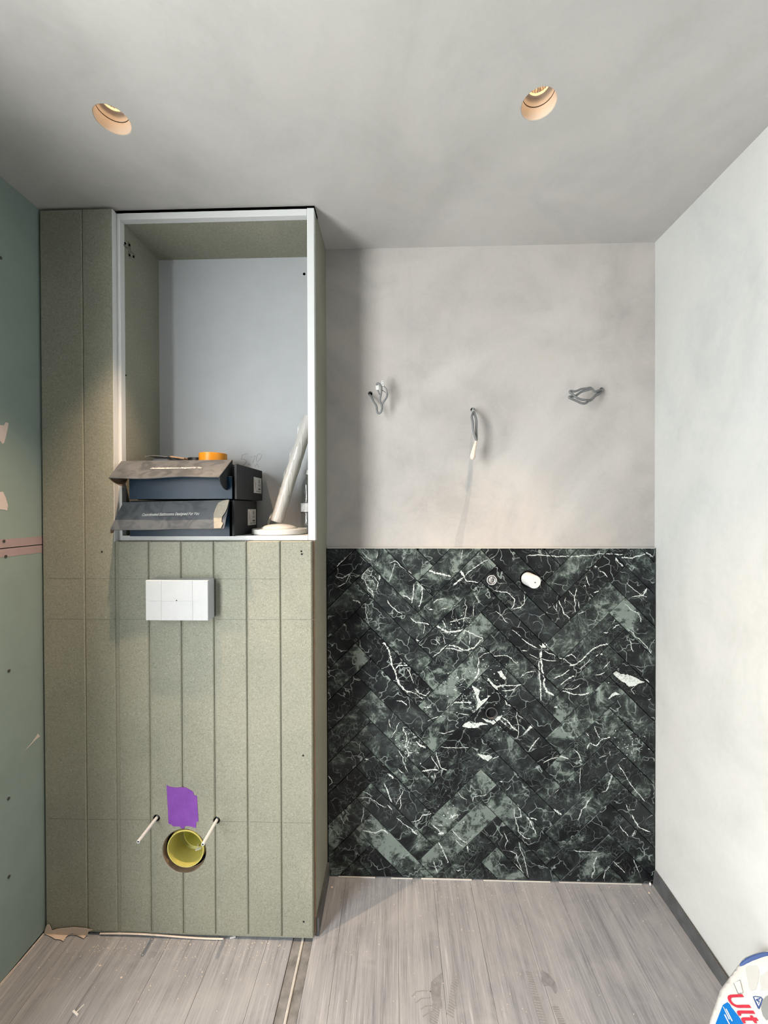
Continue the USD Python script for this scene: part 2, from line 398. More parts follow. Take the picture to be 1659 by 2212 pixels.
# dark green marble: each tile takes its own piece of the noise; primvars carry its tone and its bold veins
mat('marble', {'g': ('geometry', {}), 'oi': ('object_info', {}), 'wn': ('white_noise_texture', {'dimensions': '1D'}), 'sc': ('vector_math', {'math_type': 'scale', 'scale': 20.0}), 'ps': ('vector_math', {'math_type': 'add'}),
               'n1': ('noise_texture', {'scale': 14.0, 'detail': 6.0, 'roughness': 0.76, 'distortion': 0.45}), 'n1g': ('math', {'math_type': 'multiply_add', 'value2': 1.65, 'value3': -0.335}), 'n2': ('noise_texture', {'scale': 5.0, 'detail': 4.0, 'roughness': 0.5, 'distortion': 0.6}),
               'n5': ('noise_texture', {'scale': 85.0, 'detail': 3.0, 'roughness': 0.7, 'distortion': 2.2}),
               'tn': ('attribute', {'attribute': 'tone'}), 't1': ('math', {'math_type': 'multiply_add', 'value2': 0.29}), 't2': ('math', {'math_type': 'multiply_add', 'value2': 0.32}),
               't3': ('math', {'math_type': 'multiply_add', 'value2': 0.20}),
               'r': ('rgb_ramp', {'ramp': [(0.51, (0.0026, 0.0030, 0.0045)), (0.675, (0.0062, 0.0076, 0.0102)), (0.77, (0.0125, 0.0168, 0.0182)), (0.845, (0.027, 0.037, 0.0355)), (0.915, (0.062, 0.082, 0.076)), (0.99, (0.19, 0.235, 0.215))]}),
               'dn': ('noise_texture', {'scale': 9.0, 'detail': 3.0, 'roughness': 0.6}), 'dv': ('vector_math', {'math_type': 'scale', 'scale': 0.16}), 'dp': ('vector_math', {'math_type': 'add'}),
               'v1': ('voronoi_texture', {'feature': 'distance_to_edge', 'scale': 15.0}), 'v2': ('voronoi_texture', {'feature': 'distance_to_edge', 'scale': 42.0}),
               'vr1': ('rgb_ramp', {'ramp': [(0.0, (1, 1, 1)), (0.012, (0.45, 0.45, 0.45)), (0.03, (0, 0, 0))]}), 'vr2': ('rgb_ramp', {'ramp': [(0.0, (0.75, 0.75, 0.75)), (0.02, (0.3, 0.3, 0.3)), (0.05, (0, 0, 0))]}),
               'mk': ('noise_texture', {'scale': 11.0, 'detail': 3.0, 'roughness': 0.5}), 'mr1': ('rgb_ramp', {'ramp': [(0.47, (0, 0, 0)), (0.58, (1, 1, 1))]}), 'mr2': ('rgb_ramp', {'ramp': [(0.40, (1, 1, 1)), (0.50, (0, 0, 0))]}),
               'k1': ('mix', {'mix_type': 'multiply', 'fac': 1.0}), 'k2': ('mix', {'mix_type': 'multiply', 'fac': 1.0}), 'c1': ('mix', {'color2': (0.36, 0.43, 0.41)}), 'c2': ('mix', {'color2': (0.19, 0.24, 0.225)}),
               'va': ('attribute', {'attribute': 'vein'}), 'vn': ('noise_texture', {'scale': 150.0, 'detail': 2.0, 'roughness': 0.6}), 'vm': ('math', {'math_type': 'multiply_add', 'value2': 2.2, 'value3': -0.18}), 'vx': ('math', {'math_type': 'multiply', 'use_clamp': True}),
               'c3': ('mix', {'color2': (0.70, 0.76, 0.74)}), 'hm': ('mapping', {'scale': (2.2, 1.0, 5.0), 'rotation': (0.0, -0.35, 0.0)}), 'hn': ('noise_texture', {'scale': 1.6, 'detail': 3.0, 'roughness': 0.6, 'distortion': 0.4}), 'hr': ('rgb_ramp', {'ramp': [(0.48, (0, 0, 0)), (0.74, (0.30, 0.30, 0.30))]}), 'hz': ('mix', {'color2': (0.085, 0.10, 0.105)}), 'p': ('principled_bsdf', {'roughness': 0.42, 'specular_ior_level': 0.28})},
    [('oi.random', 'wn.w'), ('wn.color', 'sc.vector1'), ('g.position', 'ps.vector1'), ('sc.vector', 'ps.vector2'),
     ('ps.vector', 'n1.vector'), ('ps.vector', 'n2.vector'), ('ps.vector', 'n5.vector'), ('ps.vector', 'dn.vector'), ('ps.vector', 'mk.vector'), ('g.position', 'vn.vector'),
     ('n1.fac', 'n1g.value1'), ('tn.fac', 't1.value1'), ('n1g.value', 't1.value3'), ('n2.fac', 't2.value1'), ('t1.value', 't2.value3'), ('n5.fac', 't3.value1'), ('t2.value', 't3.value3'),
     ('dn.color', 'dv.vector1'), ('ps.vector', 'dp.vector1'), ('dv.vector', 'dp.vector2'), ('dp.vector', 'v1.vector'), ('dp.vector', 'v2.vector'),
     ('v1.distance', 'vr1.fac'), ('v2.distance', 'vr2.fac'), ('mk.fac', 'mr1.fac'), ('mk.fac', 'mr2.fac'), ('vr1.color', 'k1.color1'), ('mr1.color', 'k1.color2'), ('vr2.color', 'k2.color1'), ('mr2.color', 'k2.color2'),
     ('t3.value', 'r.fac'), ('r.color', 'c1.color1'), ('k1.color', 'c1.fac'), ('c1.color', 'c2.color1'), ('k2.color', 'c2.fac'),
     ('vn.fac', 'vm.value1'), ('vm.value', 'vx.value1'), ('va.fac', 'vx.value2'), ('g.position', 'hm.vector'), ('hm.vector', 'hn.vector'), ('hn.fac', 'hr.fac'), ('c2.color', 'hz.color1'), ('hr.color', 'hz.fac'), ('hz.color', 'c3.color1'), ('vx.value', 'c3.fac'), ('c3.color', 'p.base_color')])
plain('grout', (0.004, 0.004, 0.005), 0.9)

# ================================================================== THE SETTING
# ---- floor: boards along y, each a piece of its own, over a dark bed
fl = Thing('floor', (0, 0, 0), kind='structure', label='dusty grey wood-look floor boards running towards the marble wall')
fl.part('floor_bed', bx(XWO, XR + 0.1, Y_REAR, 0.1, -0.05, -0.0065), 'screed')
edges = [XL - 0.05, -0.975, -0.829, -0.682, -0.535, -0.387, -0.312]
for a, b in zip(edges[:-1], edges[1:]):
    fl.part('floor_board', bx(a + 0.0003, b - 0.0003, Y_REAR, 0.05, -0.006, 0, 0.0004), 'floor_board')
fl.part('joint_strip', bx(-0.311, -0.2865, Y_REAR, -0.19, -0.006, -0.0022, 0.0008), 'floor_dark', label='dark recessed strip in the floor')
fl.part('joint_ridge', bx(-0.286, -0.279, Y_REAR, -0.19, -0.006, 0.0015, 0.0012), 'floor_ridge', label='pale raised bead in the floor joint')
fl.part('joint_strip', bx(-0.2785, -0.2535, Y_REAR, -0.19, -0.006, -0.0026, 0.0008), 'floor_dark')
edges = [-0.253, -0.177, 0.005, 0.126, 0.253, 0.399, 0.545, 0.690, XR + 0.05]
for a, b in zip(edges[:-1], edges[1:]):
    fl.part('floor_board', bx(a + 0.0003, b - 0.0003, Y_REAR, 0.05, -0.006, 0, 0.0004), 'floor_board')

# ---- ceiling, with the two round openings
LIGHTS = [(-0.6585, -0.481), (0.3237, -0.4857)]
RL = 0.0385
ce = rect(XL - 0.1, Y_REAR, XR + 0.1, 0.1)
for x, y in LIGHTS:
    ce = ce.difference(Point(x, y).buffer(RL, 32))
single('ceiling', ext_flat(ce, H, 0.03), 'plaster_ceiling', kind='structure', label='grey trowelled plaster ceiling with two round light openings')

# ---- back wall: plaster above, herringbone marble tiles below
TW, TL, TJ = 0.0769, 0.3088, 0.0018
TX0, TZ0 = -0.1434, 0.9315
TILE_F, Z_TOP = -0.011, 1.1535
holes = [Point(*on(1062, 1253, 1, TILE_F)[[0, 2]]).buffer(0.0175, 16), Point(*on(1142, 1251, 1, TILE_F)[[0, 2]]).buffer(0.030, 16), Point(*on(1062, 1541, 1, TILE_F)[[0, 2]]).buffer(0.0215, 16)]
HOLES = unary_union(holes)

# bold veins traced off the photograph, by quarter of the tiled field: "x,y x,y ... width"
VA = """1000,275 1100,310 1180,325 1230,335 18|1315,270 1340,310 1355,345 22|1355,345 1300,385 1255,420 14|1355,345 1380,375 1430,380 1490,390 11|1360,330 1420,280 1500,220 1590,175 7
1080,815 1130,850 1200,875 1280,870 1340,850 20|1150,760 1180,830 13|1340,850 1400,870 1480,910 1540,935 11|1215,780 1320,750 1420,745 9|610,560 650,620 700,665 760,705 9|840,740 890,780 940,785 1000,800 1050,820 11|965,780 975,830 960,890 6
575,985 592,995 620,1040 645,1110 655,1180 680,1230 700,1300 720,1370 760,1420 800,1450 840,1455 20|560,985 600,990 26|690,1240 720,1205 770,1195 810,1200 15|790,1215 830,1270 850,1320 865,1370 8|840,1455 900,1480 960,1520 8|880,1420 920,1470 980,1490 1030,1440 9|880,945 920,960 13
440,240 385,300 365,350 400,380 430,440 470,480 480,530 13|470,270 450,330 490,350 520,400 510,470 9|380,300 420,330 450,330 8|400,380 470,380 500,420 8|440,440 420,470 470,520 8|535,325 535,375 24|425,270 450,290 20|400,330 395,370 14
690,200 660,290 630,390 7|690,190 760,250 830,300 880,360 6|640,210 690,190 720,210 9|870,400 865,500 855,600 11|940,400 950,470 945,560 920,640 14|900,400 940,440 8|760,520 800,535 840,560 11
1195,1000 1260,1010 1330,1040 1400,1050 1450,1030 1490,980 1540,930 15|1050,1120 1120,1060 1195,1000 9|1180,1040 1260,1040 1340,1060 11|1490,1130 1490,1200 1500,1270 1450,1340 14|1490,1130 1540,1090 1610,1075 6|1492,1245 1500,1285 26
1190,1620 1250,1560 1330,1555 1440,1560 18|1370,560 1375,640 1350,780 6|1460,520 1500,590 7|1450,620 1445,720 6|1410,880 1405,1000 7|1070,940 1120,1000 7|1150,910 1170,990 6|270,570 330,575 355,600 12|400,600 410,700 435,790 6|700,1540 750,1550 800,1590 11|960,1610 1040,1610 11
300,80 200,170 120,240 11|350,140 440,210 8|100,330 180,355 250,310 210,400 130,440 8|370,100 400,140 470,180 9|520,90 510,160 8|1340,80 1330,160 7|1020,660 1050,650 16|1060,600 1100,560 1160,550 9|1140,655 1195,650 10"""
VB = """400,130 560,130 700,145 860,140 1000,130 1150,120 1330,125 9|1300,155 1400,160 1500,135 1560,110 1620,150 15|1250,150 1290,210 1325,245 15|1040,245 1080,235 26|970,330 1000,430 8|1090,290 1140,300 1170,350 9|800,470 850,530 865,600 860,680 9|880,460 860,540 13|700,560 730,640 760,700 810,740 11|770,540 760,600 7|640,600 690,680 7|680,600 690,680 7|890,580 900,640 7|1040,500 1110,470 11|900,700 940,680 13|940,430 970,425 18|1005,240 1000,290 8
530,1030 590,990 46|535,1060 530,1150 540,1230 560,1300 565,1400 590,1460 660,1490 21|512,1150 515,1300 530,1420 530,1540 15|340,940 420,990 490,1030 13|250,850 340,920 7|560,1060 620,1080 690,1110 11|540,1130 600,1145 680,1150 8|420,1090 500,1130 8|340,1050 400,1060 13|100,680 160,730 220,790 9
80,480 200,490 280,560 265,620 240,650 8|250,655 330,640 370,600 375,510 11|800,1200 860,1195 930,1150 1000,1070 1080,1010 1180,985 13|660,1330 740,1290 810,1240 13|720,1390 780,1350 860,1300 13|900,1240 960,1190 1010,1140 8|700,1130 760,1140 830,1195 8|770,1110 830,1090 880,1130 11|1060,1110 1130,1085 24|1140,1225 1200,1165 9|1050,1290 1120,1275 1150,1270 11
740,1420 830,1430 890,1410 910,1380 8|730,1440 830,1470 920,1490 1000,1470 14|1140,890 1190,885 13|1225,840 1290,800 9|1230,790 1250,760 8|1440,1400 1410,1430 1430,1480 7|1530,1330 1580,1365 13|1360,395 1430,460 1510,515 7|1560,450 1520,520 20|1410,535 1510,520 1560,540 9|1340,600 1400,650 1480,700 1500,780 8|1370,840 1450,920 1540,1000 1600,1090 8|1390,950 1410,1020 1430,1070 8
60,1110 180,1100 250,1130 290,1180 7|330,1310 400,1270 480,1250 12|10,1320 60,1380 100,1410 140,1400 24|100,1400 200,1390 350,1390 13|150,1440 250,1440 310,1400 9|190,1540 200,1580 240,1590 22|650,1600 690,1605 24|10,1500 40,1490 18|1560,1530 1600,1520 18"""
VC = """890,320 930,360 980,385 24|760,185 780,240 800,300 790,380 815,430 820,470 13|830,290 800,380 9|760,185 810,180 8|800,430 860,430 11|650,280 690,210 730,140 7|630,100 640,180 7|785,490 795,520 18|720,400 760,470 780,540 810,620 8|720,590 770,630 9|620,630 670,660 660,690 18
950,605 1020,600 1100,595 20|1085,430 1110,520 1130,570 1190,600 11|1035,455 1080,540 1110,590 8|1070,630 1080,680 8|1130,375 1250,380 1400,375 7|1000,120 1100,90 1150,70 8|1310,50 1400,65 11|1110,240 1180,240 1260,225 7|580,715 610,790 640,870 660,910 13|610,930 660,980 15|760,790 740,880 735,980 8|690,940 740,840 6
850,1105 930,1080 950,1040 1050,1010 8|850,1175 905,1225 22|700,1060 780,1130 860,1180 9|1210,1070 1260,1040 1310,1025 20|1040,1120 1090,1160 1130,1200 13|1110,1215 1160,1205 30|1100,1130 1150,1130 9|1110,1290 1150,1380 1190,1450 1210,1500 13|1240,1180 1290,1240 1340,1280 1400,1310 9|1270,1270 1310,1320 1350,1340 8|1060,1480 1070,1540 1100,1590 11|370,1190 430,1190 490,1200 560,1180 620,1220 14
330,860 450,870 520,920 590,960 7|370,800 470,850 7|385,960 380,1040 355,1110 8|160,1040 190,1120 8|1300,810 1340,860 1380,890 7|1440,900 1450,860 1520,850 1580,830 7|1380,1310 1400,1390 12|1280,1570 1320,1570 13|40,650 80,720 50,740 9|390,490 430,500 22"""
VD = """410,420 440,370 480,320 515,285 13|150,90 210,120 250,180 310,220 13|300,10 290,80 310,150 310,240 300,290 7|300,60 350,90 6|550,530 620,490 710,465 800,490 11|850,400 910,460 925,510 9|905,505 930,515 22|915,560 905,730 6|960,240 1000,270 11|1050,170 1090,270 1110,290 9|980,400 1000,340 1060,360 1130,300 1200,280 13
1220,640 1195,720 1165,800 14|1165,800 1120,815 7|1020,860 985,910 975,950 930,985 900,1050 885,1090 12|1280,545 1340,630 1380,720 1450,800 1540,900 9|1260,370 1290,390 13|1440,860 1480,900 8|1200,410 1200,460 8|1090,480 1160,460 7|660,970 700,1015 740,1030 20|590,880 650,830 700,790 9
300,930 330,990 340,1050 280,1060 11|390,1050 430,1100 470,1180 490,1220 13|400,1060 490,1080 14|270,970 280,1060 300,1120 320,1200 370,1250 430,1270 9|520,1160 560,1220 8|320,1290 330,1370 370,1440 390,1540 410,1640 8|170,1200 210,1290 180,1340 7|220,1370 290,1400 310,1480 350,1570 7|280,1500 320,1550 370,1600 6|1410,1030 1440,1080 1470,1140 1520,1170 1590,1200 13|1360,930 1380,990 1440,980 6
1070,1430 1045,1500 1050,1580 1020,1640 12|1290,1130 1330,1190 1380,1240 9|1440,1180 1420,1240 11|1240,1490 1290,1540 1340,1590 8|1430,1440 1450,1520 1480,1600 8|1200,1530 1150,1580 1150,1650 8|0,460 40,470 60,490 34|60,490 120,465 12|50,640 80,620 7|140,705 160,715 18|190,800 240,750 6|850,1380 960,1390 1070,1390 8|850,85 860,130 8|880,100 885,130 6|905,120 925,115 6|100,70 190,170 9"""
BLOBS = [  # white patches: quarter, outline
    ('A', '1430,1390 1510,1440 1495,1500 1520,1545 1600,1500 1612,1478 1560,1560 1470,1645 1490,1560 1470,1490'), ('A', '1590,1325 1640,1380 1680,1410 1680,1440 1630,1400'),
    ('B', '1225,1270 1260,1255 1300,1280 1380,1290 1440,1310 1490,1340 1540,1360 1480,1375 1440,1400 1380,1405 1350,1370 1310,1350 1260,1310'), ('B', '1180,1530 1210,1480 1250,1455 1300,1480 1240,1490'),
    ('B', '110,1260 150,1245 165,1280 195,1320 180,1340 140,1310'), ('C', '1335,165 1400,125 1430,145 1520,135 1590,155 1510,165 1490,190 1400,190 1345,180'), ('C', '1480,440 1560,455 1630,470 1590,515 1540,490'),
    ('D', '355,260 390,210 440,155 460,180 400,225'), ('D', '-40,95 60,122 110,80 160,70 130,110 70,160 40,140 0,130')]
Q = {'A': (700, 1170), 'B': (1050, 1170), 'C': (700, 1530), 'D': (1050, 1530)}
QS = 370 / 1659


def quarter(q, x, y):
    p = on(Q[q][0] + x * QS, Q[q][1] + y * QS, 1, TILE_F)
    return p[0], p[2]


veins, fine = [], []
vr = np.random.RandomState(4)
for q, text in zip('ABCD', (VA, VB, VC, VD)):
    for item in text.replace('\n', '|').split('|'):
        toks = item.split()
        w = float(toks[-1]) * QS * 0.00162 * 0.36
        P = np.array([quarter(q, *map(float, t.split(','))) for t in toks[:-1]])
        t = np.r_[0, np.cumsum(np.linalg.norm(np.diff(P, axis=0), axis=1))]
        n = max(6, int(t[-1] / 0.0020))
        s = np.linspace(0, t[-1], n)
        C = np.stack([np.interp(s, t, P[:, k]) for k in (0, 1)], 1) + vr.normal(0, 0.0004, (n, 2)) + (np.stack([np.interp(s, np.linspace(0, t[-1], max(3, int(t[-1] / 0.011))), vr.normal(0, 0.0013, max(3, int(t[-1] / 0.011)))) for _ in (0, 1)], 1))
        T = np.gradient(C, axis=0); N = np.stack([-T[:, 1], T[:, 0]], 1); N /= np.linalg.norm(N, axis=1, keepdims=True) + 1e-9
        k = np.clip(vr.normal(0.9, 0.5, n), 0.12, 2.2) * np.clip(np.minimum(np.arange(n), n - 1 - np.arange(n)) / 2.5, 0.25, 1)
        L = C + N * (w * k)[:, None]; R_ = C - N * (w * np.roll(k, 1))[:, None]
        veins.append(Polygon(np.vstack([L, R_[::-1]])).buffer(0.00012).buffer(0))
        for _ in range(max(1, int(t[-1] / 0.022))):              # hair-thin side shoots
            k0 = vr.randint(n); a0 = math.atan2(T[k0][1], T[k0][0]) + vr.choice([-1, 1]) * vr.uniform(0.2, 1.3); q0 = C[k0].copy(); line = [q0.copy()]
            for _ in range(vr.randint(4, 11)):
                a0 += vr.normal(0, 0.35); q0 = q0 + 0.004 * np.array([math.cos(a0), math.sin(a0)]); line.append(q0.copy())
            fine.append(LineString(line).buffer(vr.uniform(0.0002, 0.00045), 1))
for q, text in BLOBS:
    P = np.array([quarter(q, *map(float, t.split(','))) for t in text.split()])
    D = Polygon(P).buffer(0).segmentize(0.003)
    for g in polys(D):
        c = np.array(g.exterior.coords)[:-1]
        veins.append(Polygon(c + vr.normal(0, 0.0007, c.shape)).buffer(0))
for (q, x, y, n, sp) in (('D', 1430, 350, 46, 75), ('B', 1370, 1345, 5, 60), ('A', 440, 360, 14, 70), ('C', 800, 330, 14, 70), ('A', 1340, 1380, 60, 110), ('A', 1480, 1590, 26, 60), ('D', 130, 110, 20, 90), ('B', 150, 1290, 26, 90), ('A', 1280, 830, 30, 80), ('C', 850, 380, 30, 80), ('C', 1200, 1050, 24, 80)):   # crumbled clusters
    for _ in range(n):
        cx, cz = quarter(q, x + vr.normal(0, sp), y + vr.normal(0, sp * 1.15))
        veins.append(blob(cx, cz, vr.uniform(0.0008, 0.0032), vr.uniform(0.0006, 0.002), vr.randint(9999), 10, 0.5))
VEINS = unary_union([v for v in veins if not v.is_empty]).simplify(0.00015)
VTREE = shapely.STRtree(polys(VEINS)); VPOLY = polys(VEINS)
FPOLY = polys(unary_union(fine).simplify(0.0001)); FTREE = shapely.STRtree(FPOLY)
# which tiles are lighter or darker, by where they sit
TONES = [('A', 760, 180, .35), ('A', 900, 480, .3), ('A', 1150, 1080, .35), ('A', 1300, 1350, .5), ('A', 1500, 720, .25), ('A', 800, 1000, .15), ('A', 620, 500, .12), ('A', 1250, 700, -.1), ('A', 180, 150, -.5), ('A', 200, 900, -.05), ('A', 480, 950, -.5), ('A', 750, 1300, -.3),
         ('B', 500, 300, -.45), ('B', 950, 300, .3), ('B', 1030, 420, -.5), ('B', 950, 770, .38), ('B', 950, 950, -.05), ('B', 1330, 380, .12), ('B', 1420, 700, .38), ('B', 950, 1270, .2), ('B', 1250, 1500, .42), ('B', 1400, 1380, -.4), ('B', 450, 900, -.4), ('B', 300, 560, -.25), ('B', 250, 1150, .15), ('B', 1400, 950, -.15), ('B', 720, 1600, .3), ('B', 1540, 350, .1), ('B', 1350, 1600, .25),
         ('C', 720, 280, .45), ('C', 600, 480, .3), ('C', 700, 850, -.1), ('C', 500, 1000, .0), ('C', 700, 1350, .6), ('C', 1250, 1420, .65), ('C', 1250, 1000, .45), ('C', 1150, 750, -.25), ('C', 1250, 480, -.5), ('C', 1200, 230, .2), ('C', 900, 200, -.2), ('C', 450, 1400, -.35), ('C', 1550, 1500, .35), ('C', 1400, 700, .25), ('C', 200, 800, -.5),
         ('D', 220, 180, -.45), ('D', 180, 350, .2), ('D', 600, 350, -.2), ('D', 750, 200, .12), ('D', 1100, 250, .38), ('D', 1400, 400, .3), ('D', 900, 650, -.1), ('D', 350, 700, .12), ('D', 850, 950, .18), ('D', 800, 1150, .2), ('D', 200, 900, .3), ('D', 450, 1150, .05), ('D', 150, 1300, .1), ('D', 1000, 1350, -.1), ('D', 1450, 1250, .22), ('D', 1400, 700, .15), ('D', 1350, 900, -.2), ('D', 900, 1550, .15), ('D', 100, 1500, .45)]
TONE_P = np.array([quarter(q, x, y) for q, x, y, _ in TONES]); TONE_V = np.array([t[3] for t in TONES])

back = Thing('wall_back', (0, 0, 0), kind='structure', label='plastered back wall with green marble herringbone tiling below')
field = rect(XB + 0.0035, 0.004, XR - 0.0045, Z_TOP)
ci, si = math.cos(-math.pi / 4), math.sin(-math.pi / 4)


def lattice(px, py):
    return TX0 + px * ci - py * si, TZ0 + px * si + py * ci


tiles = []
for i in range(-16, 17):
    for j in range(-8, 9):
        ox, oy = i * TW + j * TL, -i * TW + j * TL
        for (a, b, c, d) in ((ox, oy, ox + TL, oy + TW), (ox + TL, oy, ox + TL + TW, oy + TL)):
            g = TJ / 2
            P = Polygon([lattice(*p) for p in ((a + g, b + g), (c - g, b + g), (c - g, d - g), (a + g, d - g))])
            R = P.intersection(field)
            for piece in polys(R):
                if piece.area > 4e-5:
                    cc = np.array(P.centroid.coords[0])
                    tiles.append((piece, cc, abs(c - a) > abs(d - b)))
tiles.sort(key=lambda t: (-t[0].centroid.y, t[0].centroid.x))


def tile_mesh(poly, tone, y_front, depth):
    """The tile's face, split where its bold veins run, and its bevelled edge; primvars vein and tone."""
    poly = poly.difference(HOLES)
    V, F, A = [], [], []
    off = 0
    inner = poly.buffer(-0.0007, join_style=2)
    vs = [VPOLY[k] for k in VTREE.query(inner)]
    vein = unary_union(vs).intersection(inner) if vs else Polygon()
    fs = [FPOLY[k] for k in FTREE.query(inner)]
    thin = unary_union(fs).intersection(inner).difference(vein) if fs else Polygon()
    for g, val in [(p, 0.0) for p in polys(inner.difference(vein).difference(thin))] + [(p, 1.0) for p in polys(vein)] + [(p, 0.42) for p in polys(thin)]:
        v, f = trimesh.creation.triangulate_polygon(g, engine='earcut')
        v = np.asarray(v); f = np.asarray(f)
        e1, e2 = v[f[:, 1]] - v[f[:, 0]], v[f[:, 2]] - v[f[:, 0]]
        flip = (e1[:, 0] * e2[:, 1] - e1[:, 1] * e2[:, 0]) < 0
        f[flip] = f[flip][:, ::-1]
        V.append(np.stack([v[:, 0], np.full(len(v), y_front), v[:, 1]], 1)); F.append(f + off); A.append(np.full(len(v), val)); off += len(v)
    for p, q_ in zip(polys(poly), polys(inner)):
        for ring in [p.exterior] + list(p.interiors):
            c = np.array(ring.coords)[:-1]; n = len(c)
            ctr = np.array([shapely.ops.nearest_points(q_.boundary, Point(x))[0].coords[0] for x in c])
            rings = [np.stack([ctr[:, 0], np.full(n, y_front), ctr[:, 1]], 1), np.stack([c[:, 0], np.full(n, y_front + 0.0008), c[:, 1]], 1), np.stack([c[:, 0], np.full(n, y_front + depth), c[:, 1]], 1)]
            V += rings; A.append(np.zeros(3 * n))
            f = []
            for k in range(2):
                for a in range(n):
                    b = (a + 1) % n
                    f += [[off + k * n + b, off + k * n + a, off + (k + 1) * n + a], [off + k * n + b, off + (k + 1) * n + a, off + (k + 1) * n + b]]
            F.append(np.array(f)); off += 3 * n
    V, F, A = np.concatenate(V), np.concatenate(F), np.concatenate(A)
    return (V, F), {'vein': A, 'tone': np.full(len(V), tone)}


tr = random.Random(5)
for piece, cc, _ in tiles:
    d = np.linalg.norm(TONE_P - cc, axis=1); k = d.argmin()
    inside = [t for t, p in zip(TONE_V, TONE_P) if piece.contains(Point(p))]
    tone = inside[0] if inside else (TONE_V[k] * 0.4 if d[k] < 0.06 else 0) + tr.uniform(-0.3, 0.3)
    m, at = tile_mesh(piece, tone, TILE_F + tr.uniform(-0.0003, 0.0003), 0.010)
    back.part('tile', m, 'marble', attrs=at)
back.part('tile_backing', bx(XB - 0.05, XR + 0.05, -0.0015, 0.02, 0.0, Z_TOP - 0.002), 'grout')
back.part('edge_bead', bx(XB + 0.003, XR - 0.003, TILE_F + 0.001, 0.0, Z_TOP, Z_TOP + 0.0022), 'silicone', label='pale sealing line along the top of the tiles')

# plaster with three cable holes; the drip stain and old streak are split out of its face
cab_holes = [(on(800, 850, 1, 0)[[0, 2]], 0.0078), (on(1021, 885, 1, 0)[[0, 2]], 0.0072), (on(1300, 841, 1, 0)[[0, 2]], 0.0065)]
pl = rect(XB - 0.05, Z_TOP, XR + 0.05, H + 0.02)
for (c, r) in cab_holes:
    pl = pl.difference(Point(c).buffer(r, 12))


def stroke(pts, widths, y=0.0):
    P = np.array([on(*p, 1, y)[[0, 2]] for p in pts]); C = spline(P, 60)
    W = np.interp(np.linspace(0, 1, 60), np.linspace(0, 1, len(widths)), widths)
    T = np.gradient(C, axis=0); N = np.stack([-T[:, 1], T[:, 0]], 1); N /= np.linalg.norm(N, axis=1, keepdims=True)
    return Polygon(np.vstack([C + N * W[:, None], (C - N * W[:, None])[::-1]])).buffer(0)


streaks = [(stroke([(1019, 935), (1017, 1000), (1013, 1060), (1004, 1110), (995, 1150), (990, 1186)], [.003, .006, .009, .008, .011, .015]), 0.45),
           (stroke([(884, 575), (886, 700), (885, 800), (887, 880)], [.006, .010, .012, .008]), 0.10)]
rest, V, F, A, off = pl, [], [], [], 0
groups = []
for g, val in streaks:
    groups.append((g.intersection(pl), val)); rest = rest.difference(g)
groups.append((rest, 0.0))
for g, val in groups:
    for p in polys(g):
        m = ext_wall(p, 0.0, 0.03)
        V.append(m.vertices); F.append(m.faces + off); A.append(np.full(len(m.vertices), val)); off += len(m.vertices)
back.part('plaster', (np.concatenate(V), np.concatenate(F)), 'plaster_back', attrs={'stain': np.concatenate(A)}, label='grey trowelled plaster above the tiles')
back.part('hole_lining', cat([lathe([(r + 0.0006, 0.0), (r, -0.045), (0.0002, -0.045)], 16, (c[0], -0.0002, c[1]), 'y') for c, r in cab_holes]), 'dark_hole')

# ---- right wall and its skirting
single('wall_right', bx(XR, XR + 0.12, Y_REAR, 0.1, -0.05, H + 0.03), 'plaster_right', kind='structure', label='pale trowelled plaster wall on the right')
ys = np.linspace(-0.012, -0.425, 24)
prof = []
for y in ys:
    lean = 0.006 * max(0, min(1, (-y - 0.08) / 0.25))          # the strip comes away from the wall towards the camera
    prof.append((XR - 0.0115 - lean * 0.2, XR - 0.004 - lean))
V, F = [], []
for k, y in enumerate(ys):
    hgt = 0.050 - 0.012 * max(0, min(1, (-y - 0.05) / 0.3))
    a, b = prof[k]
    V += [(a, y, 0.0), (b - 0.002, y, hgt), (b + 0.002, y, hgt), (a + 0.005, y, 0.0)]
    if k:
        o = 4 * (k - 1)
        for j in range(4):
            p, q_ = o + j, o + (j + 1) % 4
            F += [[p, p + 4, q_ + 4], [p, q_ + 4, q_]]
F += [[0, 1, 2], [0, 2, 3]]
single('baseboard_right', (np.array(V), np.array(F)), 'skirting', kind='structure', label='dark grey floor strip bent up as skirting along the right wall')
# ---- left wall: two green gypsum boards with an open joint, a window further on
WL = Thing('wall_left', (XL, 0, 0), kind='structure', label='green moisture-resistant gypsum wall on the left')
ZJ = 1.1857
wy = -1.05
WL.part('gypsum_board', bx(XL - 0.0125, XL, wy, 0.05, ZJ + 0.0012, H + 0.02, 0.0006), 'gypsum')
WL.part('gypsum_board', bx(XL - 0.0125, XL, wy, 0.05, 0.009, ZJ - 0.0012, 0.0006), 'gypsum')
WL.part('board_edge', bx(XL - 0.001, XL + 0.0004, wy, 0.05, ZJ + 0.0013, ZJ + 0.025), 'gypsum_edge', label='pinkish tapered edge of the upper board')
WL.part('board_edge', bx(XL - 0.001, XL + 0.0004, wy, 0.05, ZJ - 0.024, ZJ - 0.0013), 'gypsum_edge', label='pinkish tapered edge of the lower board')
WL.part('stud_wall', bx(XWO, XL - 0.013, wy, 0.05, 0, H + 0.02), 'dark_hole')
WL.part('sill_wall', bx(XWO, XL, Y_REAR, wy, 0, WIN_Z0), 'white_wall'); WL.part('lintel_wall', bx(XWO, XL, Y_REAR, wy, WIN_Z1, H + 0.02), 'white_wall')
WL.part('pier_wall', bx(XWO, XL, Y_REAR, WIN_Y0, WIN_Z0, WIN_Z1), 'white_wall')


def on_left(px, py):
    return on(px, py, 0, XL)[1:]


